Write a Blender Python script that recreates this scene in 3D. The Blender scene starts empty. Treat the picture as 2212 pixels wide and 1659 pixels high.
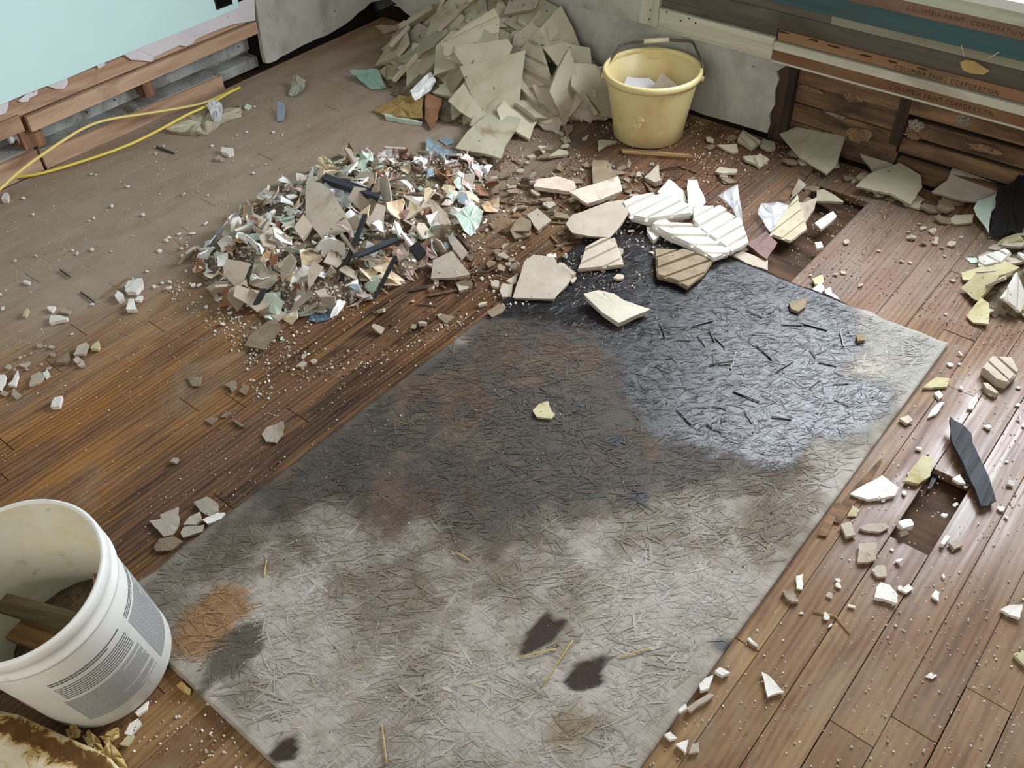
import bpy, bmesh, math, random
import numpy as np
from mathutils import Vector, Matrix, Euler, noise as mnoise

random.seed(7)
rng = np.random.default_rng(7)
S = bpy.context.scene
COL = S.collection
R = math.radians

# ------------------------------------------------------------------ camera
CAM = np.array([0.0, 0.0, 1.6])
M = np.array([[0.77196531, 0.41458088, -0.48186331],
              [0.6348666, -0.54081738, 0.55177981],
              [-0.03184269, -0.7318738, -0.68069581]])   # world = M @ (right, down, forward)
F, CX, CY = 2009.42, 1106.0, 829.5
cd = bpy.data.cameras.new('camera')
cam = bpy.data.objects.new('camera', cd)
COL.objects.link(cam)
cd.sensor_width = 36.0
cd.lens = F / 2212 * 36.0
cd.clip_start = 0.02
r, d, f = M[:, 0], M[:, 1], M[:, 2]
cam.matrix_world = Matrix(((r[0], -d[0], -f[0], CAM[0]), (r[1], -d[1], -f[1], CAM[1]), (r[2], -d[2], -f[2], CAM[2]), (0, 0, 0, 1)))
S.camera = cam

# ------------------------------------------------------------------ world, light, exposure
w = bpy.data.worlds.new('world')
S.world = w
w.use_nodes = True
w.node_tree.nodes['Background'].inputs[0].default_value = (0.95, 0.97, 1.0, 1)
w.node_tree.nodes['Background'].inputs[1].default_value = 0.27

def area(name, loc, target, sx, sy, energy, color, spread=180):
    l = bpy.data.lights.new(name, 'AREA')
    l.shape = 'RECTANGLE'
    l.size, l.size_y, l.energy, l.color = sx, sy, energy, color
    l.spread = R(spread)
    o = bpy.data.objects.new(name, l)
    COL.objects.link(o)
    o.location = loc
    o.rotation_euler = (Vector(target) - Vector(loc)).to_track_quat('-Z', 'Y').to_euler()
    return o
# daylight coming in through the window of the far wall; plus a warm fill added behind the viewer, no source seen
area('window_daylight', (-0.70, 3.16, 1.25), (-0.95, 1.9, 0.55), 1.4, 1.15, 150, (0.86, 0.92, 1.0))
area('warm_fill', (0.6, -2.6, 2.1), (-1.0, 1.0, 0.0), 2.4, 1.6, 75, (1.0, 0.93, 0.82))
vs = S.view_settings
vs.view_transform = 'Standard'
vs.look = 'None'
vs.gamma = 1.0
vs.use_curve_mapping = False
vs.exposure = 0.1

# ------------------------------------------------------------------ helpers
def ray(px, py):
    return M @ np.array([px - CX, py - CY, F])
def at(px, py, z=0.0):
    v = ray(px, py)
    return CAM + v * ((z - CAM[2]) / v[2])
def at_x(px, py, x):
    v = ray(px, py)
    return CAM + v * (x / v[0])
def at_y(px, py, y):
    v = ray(px, py)
    return CAM + v * (y / v[1])
def to_px(P):
    q = (np.asarray(P, float) - CAM) @ M
    return np.stack([q[..., 0] / q[..., 2] * F + CX, q[..., 1] / q[..., 2] * F + CY], -1)
def crop(ox, oy, s, pts):
    return [(ox + x / s, oy + y / s) for x, y in pts]
K = 3.568

def lin(r, g, b):
    def c(v):
        v /= 255.0
        return v / 12.92 if v <= 0.04045 else ((v + 0.055) / 1.055) ** 2.4
    return (c(r), c(g), c(b), 1.0)

def tag(o, label=None, cat=None, group=None, kind=None):
    if label: o['label'] = label
    if cat: o['category'] = cat
    if group: o['group'] = group
    if kind: o['kind'] = kind
    return o
def link(name, me, mat=None, parent=None):
    o = bpy.data.objects.new(name, me)
    COL.objects.link(o)
    if mat is not None and me is not None and not me.materials:
        me.materials.append(mat)
    if parent: o.parent = parent
    return o
def empty(name, loc):
    o = bpy.data.objects.new(name, None)
    o.empty_display_size = 0.05
    COL.objects.link(o)
    o.location = loc
    return o
def mesh(name, v, fc, smooth=False):
    me = bpy.data.meshes.new(name)
    me.from_pydata([tuple(map(float, p)) for p in v], [], fc)
    if smooth: me.polygons.foreach_set('use_smooth', [True] * len(me.polygons))
    me.update()
    return me
def box_mesh(name, lo, hi, bev=0.0, jit=0.0):
    bm = bmesh.new()
    bmesh.ops.create_cube(bm, size=1)
    for v in bm.verts:
        for i in range(3):
            v.co[i] = (lo[i] + hi[i]) / 2 + v.co[i] * (hi[i] - lo[i]) + (random.uniform(-jit, jit) if jit else 0)
    if bev:
        bmesh.ops.bevel(bm, geom=list(bm.edges), offset=bev, segments=1, affect='EDGES')
    me = bpy.data.meshes.new(name)
    bm.to_mesh(me)
    bm.free()
    return me
def box(name, lo, hi, mat, parent=None, bev=0.0, jit=0.0):
    return link(name, box_mesh(name, lo, hi, bev, jit), mat, parent)

def extrude_poly(poly, frame, thick, name='poly'):
    """poly of 2D points laid in frame=(origin, u, v, n): prism from 0 to thick along n"""
    o, u, v, n = [np.array(a, float) for a in frame]
    a = sum(poly[i][0] * poly[(i + 1) % len(poly)][1] - poly[(i + 1) % len(poly)][0] * poly[i][1] for i in range(len(poly)))
    if (a < 0) != (np.dot(np.cross(u, v), n) < 0): poly = poly[::-1]
    k = len(poly)
    vs_ = [o + u * p[0] + v * p[1] for p in poly] + [o + u * p[0] + v * p[1] + n * thick for p in poly]
    fc = [tuple(range(k))[::-1], tuple(range(k, 2 * k))] + [(i, (i + 1) % k, k + (i + 1) % k, k + i) for i in range(k)]
    return mesh(name, vs_, fc)

def tube_mesh(name, pts, rad, n=8, flat=1.0):
    pts = [Vector(p) for p in pts]
    vs_, fc = [], []
    rads = rad if isinstance(rad, (list, tuple)) else [rad] * len(pts)
    for i, p in enumerate(pts):
        t = (pts[min(i + 1, len(pts) - 1)] - pts[max(i - 1, 0)]).normalized()
        s = t.cross(Vector((0, 0, 1)))
        if s.length < 1e-4: s = Vector((1, 0, 0))
        s.normalize()
        q = s.cross(t)
        for k in range(n):
            a = 2 * math.pi * k / n
            vs_.append(p + s * math.cos(a) * rads[i] + q * math.sin(a) * rads[i] * flat)
    for i in range(len(pts) - 1):
        for k in range(n):
            fc.append((i * n + k, i * n + (k + 1) % n, (i + 1) * n + (k + 1) % n, (i + 1) * n + k))
    fc.append(tuple(range(n))[::-1])
    fc.append(tuple(range((len(pts) - 1) * n, len(pts) * n)))
    return mesh(name, vs_, fc, True)
def smooth_path(pts, n=6):
    pts = [Vector(p) for p in pts]
    out = []
    for i in range(len(pts) - 1):
        p0, p1, p2, p3 = pts[max(i - 1, 0)], pts[i], pts[i + 1], pts[min(i + 2, len(pts) - 1)]
        for k in range(n):
            t = k / n
            out.append(0.5 * ((2 * p1) + (p2 - p0) * t + (2 * p0 - 5 * p1 + 4 * p2 - p3) * t * t + (3 * p1 - p0 - 3 * p2 + p3) * t ** 3))
    out.append(pts[-1])
    return out
def lathe_mesh(name, prof, n=48, smooth=True):
    vs_, fc = [], []
    m = len(prof)
    for k in range(n):
        a = 2 * math.pi * k / n
        for (rr, z) in prof: vs_.append((rr * math.cos(a), rr * math.sin(a), z))
    for k in range(n):
        for i in range(m - 1):
            a, b = k * m + i, ((k + 1) % n) * m + i
            fc.append((a, b, b + 1, a + 1))
    me = mesh(name, vs_, fc, smooth)
    bm = bmesh.new(); bm.from_mesh(me)
    bmesh.ops.remove_doubles(bm, verts=bm.verts, dist=1e-5)
    bm.to_mesh(me); bm.free()
    return me

# ------------------------------------------------------------------ materials
class NT:
    def __init__(s, name):
        s.m = bpy.data.materials.new(name)
        s.m.use_nodes = True
        s.t = s.m.node_tree
        s.b = s.t.nodes['Principled BSDF']
    def n(s, typ, **kw):
        nd = s.t.nodes.new('ShaderNode' + typ)
        for k, v in kw.items(): setattr(nd, k, v)
        return nd
    def l(s, a, b): s.t.links.new(a, b)
    def val(s, sock, v):
        if hasattr(v, 'is_linked') or hasattr(v, 'links'): s.l(v, sock)
        else: sock.default_value = v
    def math(s, op, a, b=0.5, c=None, clamp=False):
        nd = s.n('Math', operation=op, use_clamp=clamp)
        s.val(nd.inputs[0], a); s.val(nd.inputs[1], b)
        if c is not None: s.val(nd.inputs[2], c)
        return nd.outputs[0]
    def mix(s, fac, a, b, mode='MIX'):
        nd = s.n('Mix', data_type='RGBA', blend_type=mode)
        s.val(nd.inputs[0], fac); s.val(nd.inputs[6], a); s.val(nd.inputs[7], b)
        return nd.outputs[2]
    def noise(s, vec, scale, detail=4, rough=0.55, dist=0.0):
        nd = s.n('TexNoise')
        if vec is not None: s.l(vec, nd.inputs['Vector'])
        nd.inputs['Scale'].default_value = scale
        nd.inputs['Detail'].default_value = detail
        nd.inputs['Roughness'].default_value = rough
        nd.inputs['Distortion'].default_value = dist
        return nd.outputs['Fac']
    def ramp(s, fac, stops):
        nd = s.n('ValToRGB')
        e = nd.color_ramp.elements
        while len(e) < len(stops): e.new(0.5)
        for i, (p, c) in enumerate(stops):
            e[i].position = p
            e[i].color = c if not isinstance(c, (int, float)) else (c, c, c, 1)
        s.l(fac, nd.inputs[0])
        return nd.outputs[0]
    def mapping(s, vec, loc=(0, 0, 0), rot=(0, 0, 0), scale=(1, 1, 1), typ='POINT'):
        nd = s.n('Mapping', vector_type=typ)
        s.l(vec, nd.inputs['Vector'])
        nd.inputs['Location'].default_value = loc
        nd.inputs['Rotation'].default_value = rot
        nd.inputs['Scale'].default_value = scale
        return nd.outputs[0]
    def bump(s, h, strength=0.3, dist=0.01, normal=None):
        nd = s.n('Bump')
        nd.inputs['Strength'].default_value = strength
        nd.inputs['Distance'].default_value = dist
        s.l(h, nd.inputs['Height'])
        if normal is not None: s.l(normal, nd.inputs['Normal'])
        s.l(nd.outputs[0], s.b.inputs['Normal'])
        return nd.outputs[0]
    def objco(s): return s.n('TexCoord').outputs['Object']
    def pos(s): return s.n('NewGeometry').outputs['Position']
    def rand(s): return s.n('ObjectInfo').outputs['Random']
    def offset(s, vec, amt=37.0):
        r_ = s.math('MULTIPLY', s.rand(), amt)
        nd = s.n('VectorMath', operation='ADD')
        s.l(vec, nd.inputs[0]); s.l(r_, nd.inputs[1])
        return nd.outputs[0]
    def out(s, col=None, rough=0.8, spec=0.3):
        if col is not None: s.val(s.b.inputs['Base Color'], col)
        s.val(s.b.inputs['Roughness'], rough)
        s.b.inputs['Specular IOR Level'].default_value = spec
        return s.m

def mat_mottled(name, c1, c2, scale=14, rough=0.9, spots=None, spot_amt=0.62, var=0.18, bump=0.25, spec=0.25, dirt=None, dirt_amt=0.6):
    n = NT(name)
    co = n.offset(n.objco())
    a = n.noise(co, scale, 6, 0.6)
    col = n.mix(n.ramp(a, [(0.35, 0), (0.68, 1)]), c1, c2)
    if dirt:
        q = n.noise(co, scale * 0.45, 5, 0.65, 0.8)
        col = n.mix(n.ramp(q, [(dirt_amt - 0.06, 0), (dirt_amt + 0.08, 1)]), col, dirt)
    if spots:
        q = n.noise(co, scale * 7, 2, 0.5)
        col = n.mix(n.ramp(q, [(spot_amt, 0), (spot_amt + 0.05, 1)]), col, spots)
    rv = n.math('MULTIPLY_ADD', n.rand(), 2 * var, 1 - var)
    cc = n.n('CombineColor'); 
    for i in range(3): n.l(rv, cc.inputs[i])
    col = n.mix(1.0, col, cc.outputs[0], 'MULTIPLY')
    if bump: n.bump(n.noise(co, scale * 5, 5, 0.7), bump, 0.004)
    return n.out(col, rough, spec)

def mat_wood(name, light, dark, axis=1, gscale=28, stretch=18.0, rough=0.8, bump=0.5, var=0.2, stain=None, stain_amt=0.6, spec=0.3):
    n = NT(name)
    co = n.offset(n.objco())
    sc = [gscale] * 3
    sc[axis] = gscale / stretch
    g = n.noise(n.mapping(co, scale=tuple(sc)), 1.0, 7, 0.65, 0.7)
    col = n.mix(n.ramp(g, [(0.36, 0), (0.62, 1)]), dark, light)
    if stain:
        sc2 = [9.0] * 3
        sc2[axis] = 3.0
        q = n.noise(n.mapping(co, scale=tuple(sc2)), 1.0, 5, 0.6, 0.6)
        col = n.mix(n.ramp(q, [(stain_amt - 0.08, 0), (stain_amt + 0.1, 1)]), col, stain)
    rv = n.math('MULTIPLY_ADD', n.rand(), 2 * var, 1 - var)
    cc = n.n('CombineColor')
    for i in range(3): n.l(rv, cc.inputs[i])
    col = n.mix(1.0, col, cc.outputs[0], 'MULTIPLY')
    n.bump(g, bump, 0.006)
    return n.out(col, rough, spec)

def mat_plain(name, col, rough=0.6, spec=0.4, metal=0.0):
    n = NT(name)
    n.b.inputs['Metallic'].default_value = metal
    return n.out(col, rough, spec)

def blobs(n, vec, items, soft=0.45):
    """ellipses on the ground: (x, y, rx, ry, angle) -> mask"""
    res = None
    for it in items:
        x, y, rx, ry, a = it[:5]
        sf = it[5] if len(it) > 5 else soft
        v = n.mapping(vec, loc=(x, y, 0), rot=(0, 0, R(a)), scale=(rx, ry, 1000), typ='TEXTURE')
        ln = n.n('VectorMath', operation='LENGTH')
        n.l(v, ln.inputs[0])
        mr = n.n('MapRange', interpolation_type='SMOOTHSTEP')
        n.l(ln.outputs['Value'], mr.inputs[0])
        mr.inputs[1].default_value = 1 + sf; mr.inputs[2].default_value = max(0.0, 1 - sf)
        mr.inputs[3].default_value = 0.0; mr.inputs[4].default_value = it[6] if len(it) > 6 else 1.0
        res = mr.outputs[0] if res is None else n.math('MAXIMUM', res, mr.outputs[0])
    return res

def make_plank_material():
    n = NT('worn_floorboard')
    co = n.offset(n.objco())
    P = n.pos()
    g1 = n.noise(n.mapping(co, scale=(34, 1.5, 34)), 1.0, 7, 0.6, 0.8)
    g2 = n.noise(n.mapping(co, scale=(13, 0.55, 13)), 1.0, 4, 0.5, 1.6)
    wv = n.n('TexWave', wave_type='BANDS', bands_direction='X')
    n.l(n.mapping(co, scale=(1, 0.10, 1)), wv.inputs[0])
    wv.inputs['Scale'].default_value = 22; wv.inputs['Distortion'].default_value = 9
    wv.inputs['Detail'].default_value = 3; wv.inputs['Detail Scale'].default_value = 0.9
    grain = n.math('ADD', n.math('MULTIPLY', g1, 0.78), n.math('MULTIPLY', wv.outputs['Fac'], 0.22))
    gr = n.ramp(grain, [(0.32, 0), (0.60, 1)])
    tone = n.ramp(n.math('ADD', n.math('MULTIPLY', n.rand(), 0.6), n.math('MULTIPLY', g2, 0.4)),
                  [(0.2, lin(112, 82, 52)), (0.45, lin(134, 104, 66)), (0.65, lin(146, 116, 76)), (0.85, lin(116, 86, 62))])
    dk = n.mix(0.45, tone, lin(84, 58, 40))
    col = n.mix(gr, dk, tone)
    # distorted ground coordinates, streaked along the boards
    dn = n.n('TexNoise'); n.l(n.mapping(P, scale=(5.0, 2.2, 1)), dn.inputs['Vector']); dn.inputs['Scale'].default_value = 1.3; dn.inputs['Detail'].default_value = 5
    dv = n.n('VectorMath', operation='MULTIPLY_ADD')
    n.l(dn.outputs['Color'], dv.inputs[0]); dv.inputs[1].default_value = (0.36, 0.6, 0); dv.inputs[2].default_value = (-0.18, -0.3, 0)
    pv = n.n('VectorMath', operation='ADD'); n.l(P, pv.inputs[0]); n.l(dv.outputs[0], pv.inputs[1])
    D = pv.outputs[0]
    amber = blobs(n, D, [(-2.1, 0.62, 0.42, 0.5, 0), (-1.72, 0.25, 0.5, 0.5, 0), (-1.52, 1.0, 0.3, 0.8, 0), (-2.35, 2.0, 0.22, 0.28, 0)], 0.5)
    col = n.mix(n.math('MULTIPLY', amber, 0.75), col, n.mix(gr, lin(84, 50, 20), lin(158, 106, 46)))
    damp = blobs(n, D, [(-1.60, 1.22, 0.24, 0.42, 0), (-1.46, 0.75, 0.15, 0.75, 0), (-1.62, 1.6, 0.5, 0.42, 0), (-1.3, 2.35, 0.75, 0.4, 0), (-1.55, 0.1, 0.35, 0.35, 0, 0.6, 0.7), (-0.9, 2.62, 1.0, 0.2, 0), (-1.95, 2.5, 0.5, 0.5, 0)], 0.45)
    dcol = n.mix(gr, lin(38, 27, 21), lin(78, 55, 38))
    g3 = n.noise(n.mapping(co, scale=(26, 1.2, 26)), 1.0, 5, 0.6, 1.0)
    col = n.mix(n.math('MULTIPLY', damp, n.ramp(g3, [(0.30, 0.35), (0.55, 1.0)])), col, dcol)
    red = blobs(n, D, [(-0.12, 1.75, 0.22, 0.5, 0), (-0.55, 2.28, 0.42, 0.28, 0, 0.6), (-1.35, 2.3, 0.4, 0.14, 0, 0.5)], 0.5)
    col = n.mix(n.math('MULTIPLY', red, 0.7), col, n.mix(gr, lin(74, 54, 46), lin(114, 88, 76)))
    dust = blobs(n, D, [(-2.85, 1.2, 0.75, 1.2, 0, 0.4), (-2.5, 2.0, 0.75, 0.8, 0), (0.15, 1.15, 0.35, 0.3, 20, 0.6, 0.3), (-0.6, 2.5, 0.5, 0.25, 0, 0.5, 0.4), (0.1, 1.5, 0.16, 0.4, 0, 0.6, 0.35)], 0.5)
    dpat = n.noise(n.mapping(P, scale=(14, 4, 1)), 1.0, 6, 0.65)
    dust = n.math('MULTIPLY', dust, n.ramp(dpat, [(0.25, 0.65), (0.6, 0.97)]))
    col = n.mix(dust, col, n.mix(n.noise(P, 20, 3), lin(144, 128, 112), lin(164, 147, 129)))
    smear = n.noise(n.mapping(P, scale=(6, 4, 1)), 1.0, 6, 0.7, 0.8)
    smk = n.math('MULTIPLY', n.ramp(smear, [(0.50, 0), (0.68, 0.4)]), n.math('SUBTRACT', 1.0, damp))
    worn = n.noise(n.mapping(P, loc=(3.1, 1.7, 0), scale=(9, 2.4, 1)), 1.0, 6, 0.68, 0.6)
    wk = n.math('MULTIPLY', n.ramp(worn, [(0.44, 0), (0.58, 0.8)]), n.math('SUBTRACT', 1.0, dust))
    col = n.mix(wk, col, n.mix(gr, lin(82, 56, 40), lin(116, 82, 58)))
    col = n.mix(smk, col, lin(136, 122, 104))
    sp = n.noise(P, 150, 2, 0.5)
    col = n.mix(n.ramp(sp, [(0.70, 0), (0.74, 0.8)]), col, lin(205, 196, 180))
    sp2 = n.noise(P, 60, 3, 0.6)
    col = n.mix(n.ramp(sp2, [(0.69, 0), (0.75, 0.5)]), col, lin(64, 48, 36))
    wet = blobs(n, D, [(-0.1, 1.75, 0.2, 0.42, 0), (-1.35, 2.28, 0.5, 0.22, 0), (-1.4, 1.75, 0.24, 0.4, 0), (-0.62, 2.3, 0.3, 0.22, 0, 0.6, 0.7), (-1.55, 1.15, 0.26, 0.5, 0, 0.5, 0.8)], 0.5)
    wet = n.math('MULTIPLY', wet, n.ramp(g3, [(0.35, 0.5), (0.6, 1.0)]))
    ro = n.math('MULTIPLY_ADD', wet, -0.50, 0.72)
    ro = n.math('ADD', ro, n.math('MULTIPLY', dust, 0.2))
    n.bump(grain, 0.22, 0.003)
    return n.out(col, ro, 0.28)

MAT_PLANK = make_plank_material()
PL_BEIGE = mat_mottled('beige_plaster', lin(163, 150, 134), lin(177, 165, 149), 12, 0.9, lin(88, 80, 66), 0.70, 0.12, dirt=lin(132, 116, 94), dirt_amt=0.66)
PL_GREY = mat_mottled('grey_plaster', lin(170, 160, 136), lin(186, 177, 154), 10, 0.92, lin(96, 88, 72), 0.71, 0.14, dirt=lin(146, 130, 104), dirt_amt=0.62)
PL_WHITE = mat_mottled('white_plaster', lin(208, 203, 192), lin(224, 220, 211), 16, 0.9, lin(120, 112, 100), 0.70, 0.06, dirt=lin(172, 160, 140), dirt_amt=0.70)
PL_PINK = mat_mottled('pinkish_plaster', lin(196, 176, 156), lin(214, 200, 184), 16, 0.9, lin(110, 90, 76), 0.70, 0.08, dirt=lin(160, 130, 108), dirt_amt=0.6)
PL_YELLOW = mat_mottled('yellowed_plaster', lin(168, 158, 118), lin(188, 180, 146), 12, 0.9, lin(90, 80, 50), 0.70, 0.08, dirt=lin(150, 122, 70), dirt_amt=0.6)
PL_BROWN = mat_mottled('brown_coat_plaster', lin(120, 104, 84), lin(144, 128, 106), 20, 0.95, lin(70, 58, 46), 0.68, 0.15, bump=0.5)
PL_RUST = mat_mottled('rust_stained_plaster', lin(184, 174, 156), lin(196, 187, 170), 9, 0.9, lin(92, 84, 70), 0.70, 0.05, dirt=lin(150, 104, 66), dirt_amt=0.60)
FL_MINT = mat_mottled('mint_paint', lin(178, 198, 180), lin(202, 216, 200), 18, 0.6, lin(110, 120, 100), 0.70, 0.08, bump=0.1)
FL_WHITE = mat_mottled('white_paint', lin(226, 226, 222), lin(238, 238, 236), 18, 0.55, lin(150, 140, 120), 0.70, 0.08, bump=0.1)
FL_CREAM = mat_mottled('cream_paper', lin(206, 186, 152), lin(226, 212, 186), 18, 0.8, lin(120, 90, 60), 0.68, 0.12, bump=0.3, dirt=lin(176, 130, 84), dirt_amt=0.60)
FL_BLUE = mat_mottled('blue_grey_paint', lin(110, 128, 138), lin(150, 166, 172), 14, 0.6, lin(90, 90, 90), 0.70, 0.1, bump=0.1)
FL_PINK = mat_mottled('pink_shredded_paper', lin(176, 148, 138), lin(212, 192, 184), 24, 0.9, lin(110, 76, 60), 0.66, 0.16, bump=0.5)
FL_BROWN = mat_mottled('brown_paper', lin(112, 78, 56), lin(146, 108, 80), 20, 0.9, lin(60, 40, 30), 0.66, 0.2, bump=0.4)
WD_BLACK = mat_wood('wet_black_wood', lin(48, 46, 50), lin(20, 18, 20), 1, 60, 14, 0.34, 0.6, 0.2, spec=0.5)
WD_CHAR = mat_wood('charred_wood', lin(62, 64, 70), lin(26, 27, 31), 1, 50, 12, 0.7, 0.7, 0.1)
WD_SPLINT = mat_wood('splintered_wood', lin(176, 140, 98), lin(112, 80, 50), 1, 60, 16, 0.85, 0.5, 0.25)
WD_LATH = mat_wood('raw_pine_lath', lin(198, 168, 142), lin(166, 132, 106), 1, 30, 16, 0.88, 0.3, 0.08, stain=lin(136, 106, 88), stain_amt=0.60)
WD_STUD = mat_wood('old_brown_stud', lin(148, 110, 86), lin(104, 72, 54), 2, 34, 14, 0.85, 0.4, 0.1)
WD_ROT = mat_wood('rotted_sheathing_board', lin(132, 102, 74), lin(78, 58, 43), 0, 26, 12, 0.85, 0.6, 0.2, stain=lin(60, 48, 39), stain_amt=0.55)
WD_DARKROT = mat_wood('blackened_rot', lin(70, 54, 42), lin(30, 24, 20), 2, 26, 10, 0.85, 0.7, 0.1)
SUB = mat_wood('subfloor_board', lin(84, 60, 40), lin(44, 30, 20), 0, 22, 12, 0.85, 0.5, 0.1)
BLACK = mat_plain('black_tar_paper', lin(20, 17, 15), 0.8, 0.3)
DARK = mat_plain('cavity_shade', lin(34, 30, 27), 0.95, 0.1)  # shade inside the wall, painted as a near-black colour

# ------------------------------------------------------------------ the floor: subfloor and single boards
floor = box('floor', (-3.30, -1.0, -0.07), (1.30, 2.98, -0.032), SUB)
tag(floor, 'worn narrow wooden floorboards, dusty by the mint wall and dark with damp elsewhere', kind='structure')
PW = 0.0828
OX0, OX1, OY0, OY1 = -1.357, -0.330, 0.275, 2.090       # the strand board sheet
h1 = at(1690, 560)[0]                                    # missing strips of floor
h2 = at(2010, 1040)[0]
x = OX0 - PW * 22
ci = 0
while x < 1.25:
    x0, x1 = max(x, -3.108), x + PW
    segs, y = [], -0.95 + random.uniform(-0.5, 0.1)
    while y < 2.80:
        ln = random.uniform(0.75, 1.9)
        y1 = y + ln
        if 2.80 - y1 < 0.3: y1 = 2.80
        segs.append((max(y, -0.95), min(y1, 2.80)))
        y = y1
    xc = (x0 + x1) / 2
    if abs(xc - h1) < PW * 0.95:
        segs = [(a, min(b, 2.02)) for a, b in segs if a < 1.9]
        segs.append((2.62, 2.80))
    if abs(xc - h2) < PW * 0.55:
        ns = []
        for a, b in segs:
            if b <= 1.42 or a >= 1.66: ns.append((a, b))
            else:
                if a < 1.42: ns.append((a, 1.42))
                if b > 1.66: ns.append((1.66, b))
        segs = ns
    for a, b in segs:
        if b - a < 0.03: continue
        if xc > OX0 + 0.01 and xc < OX1 - 0.01 and a > OY0 - 0.02 and b < OY1 + 0.02: continue
        ox, oy = (x0 + x1) / 2, (a + b) / 2
        dz = random.uniform(-0.0012, 0.0008)
        gap = random.choice([0.0001, 0.0002, 0.0003, 0.0007]) if xc < OX1 else random.choice([0.0003, 0.0005, 0.0009, 0.0016])
        me = box_mesh('plank', (x0 - ox + gap, a - oy + 0.0008, -0.022), (x1 - ox - gap, b - oy - 0.0008, dz), 0.0007)
        p = link('plank', me, MAT_PLANK, floor)
        p.location = (ox, oy, 0)
    x += PW
    ci += 1

# ------------------------------------------------------------------ stains of the strand board, laid out on the ground
def seg_sd(P, poly):
    P = np.asarray(P, float); Q = np.asarray(poly, float)
    dmin = np.full(len(P), 1e9); ins = np.zeros(len(P), bool)
    for i in range(len(Q)):
        a, b = Q[i], Q[(i + 1) % len(Q)]
        ab = b - a
        t = np.clip(((P - a) @ ab) / (ab @ ab), 0, 1)
        dmin = np.minimum(dmin, np.hypot(*(P - a - t[:, None] * ab).T))
        c1 = (a[1] > P[:, 1]) != (b[1] > P[:, 1])
        den = b[1] - a[1] if abs(b[1] - a[1]) > 1e-9 else 1e-9
        ins ^= c1 & (P[:, 0] < (b[0] - a[0]) * (P[:, 1] - a[1]) / den + a[0])
    return np.where(ins, dmin, -dmin)
def ground(poly): return [tuple(at(*p)[:2]) for p in poly]
def sstep(v, a, b):
    t = np.clip((v - a) / (b - a), 0, 1)
    return t * t * (3 - 2 * t)
def fbm(P, sc, seed=0.0):
    return np.array([mnoise.fractal((p[0] * sc + seed, p[1] * sc, seed), 0.9, 2.1, 4) for p in P])
ST_WET = ground([(1000, 690), (1060, 600), (1150, 430), (1600, 430), (1760, 570), (1840, 650), (1875, 750), (1835, 810), (1960, 815), (1930, 880), (1830, 960), (1700, 1005), (1520, 1000), (1400, 930), (1340, 850), (1330, 760), (1180, 720)])
ST_BROWN = ground([(1000, 600), (960, 690), (760, 860), (560, 1010), (420, 1130), (470, 1165), (600, 1165), (760, 1160), (900, 1190), (1100, 1180), (1300, 1120), (1480, 1120), (1620, 1060), (1720, 1000), (1500, 900), (1350, 700)])
ST_CORNER = ground([(1850, 650), (1890, 760), (1870, 830), (1960, 860), (2080, 760), (1900, 660)])
ST_ORANGE = ground([(385, 1390), (420, 1330), (480, 1275), (545, 1275), (540, 1330), (480, 1390), (430, 1440)])
ST_GREY = ground([(430, 1480), (480, 1400), (530, 1350), (590, 1345), (575, 1420), (500, 1480), (440, 1510)])
HOLES = [ground(p) for p in ([(1120, 1425), (1140, 1375), (1160, 1345), (1185, 1328), (1190, 1350), (1225, 1345), (1195, 1385), (1160, 1410)],
         [(1210, 1480), (1235, 1450), (1240, 1435), (1280, 1425), (1300, 1412), (1320, 1425), (1305, 1460), (1310, 1485), (1260, 1500), (1230, 1500)],
         [(565, 1640), (600, 1600), (640, 1585), (655, 1620), (640, 1650), (590, 1659)])]
ST_OCHRE = ground([(1170, 1600), (1200, 1520), (1260, 1510), (1270, 1560), (1240, 1620), (1200, 1640)])
BLOTS = [(1385, 1085, 0.030), (1245, 880, 0.02), (1560, 1400, 0.02), (1330, 960, 0.02)]
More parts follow.
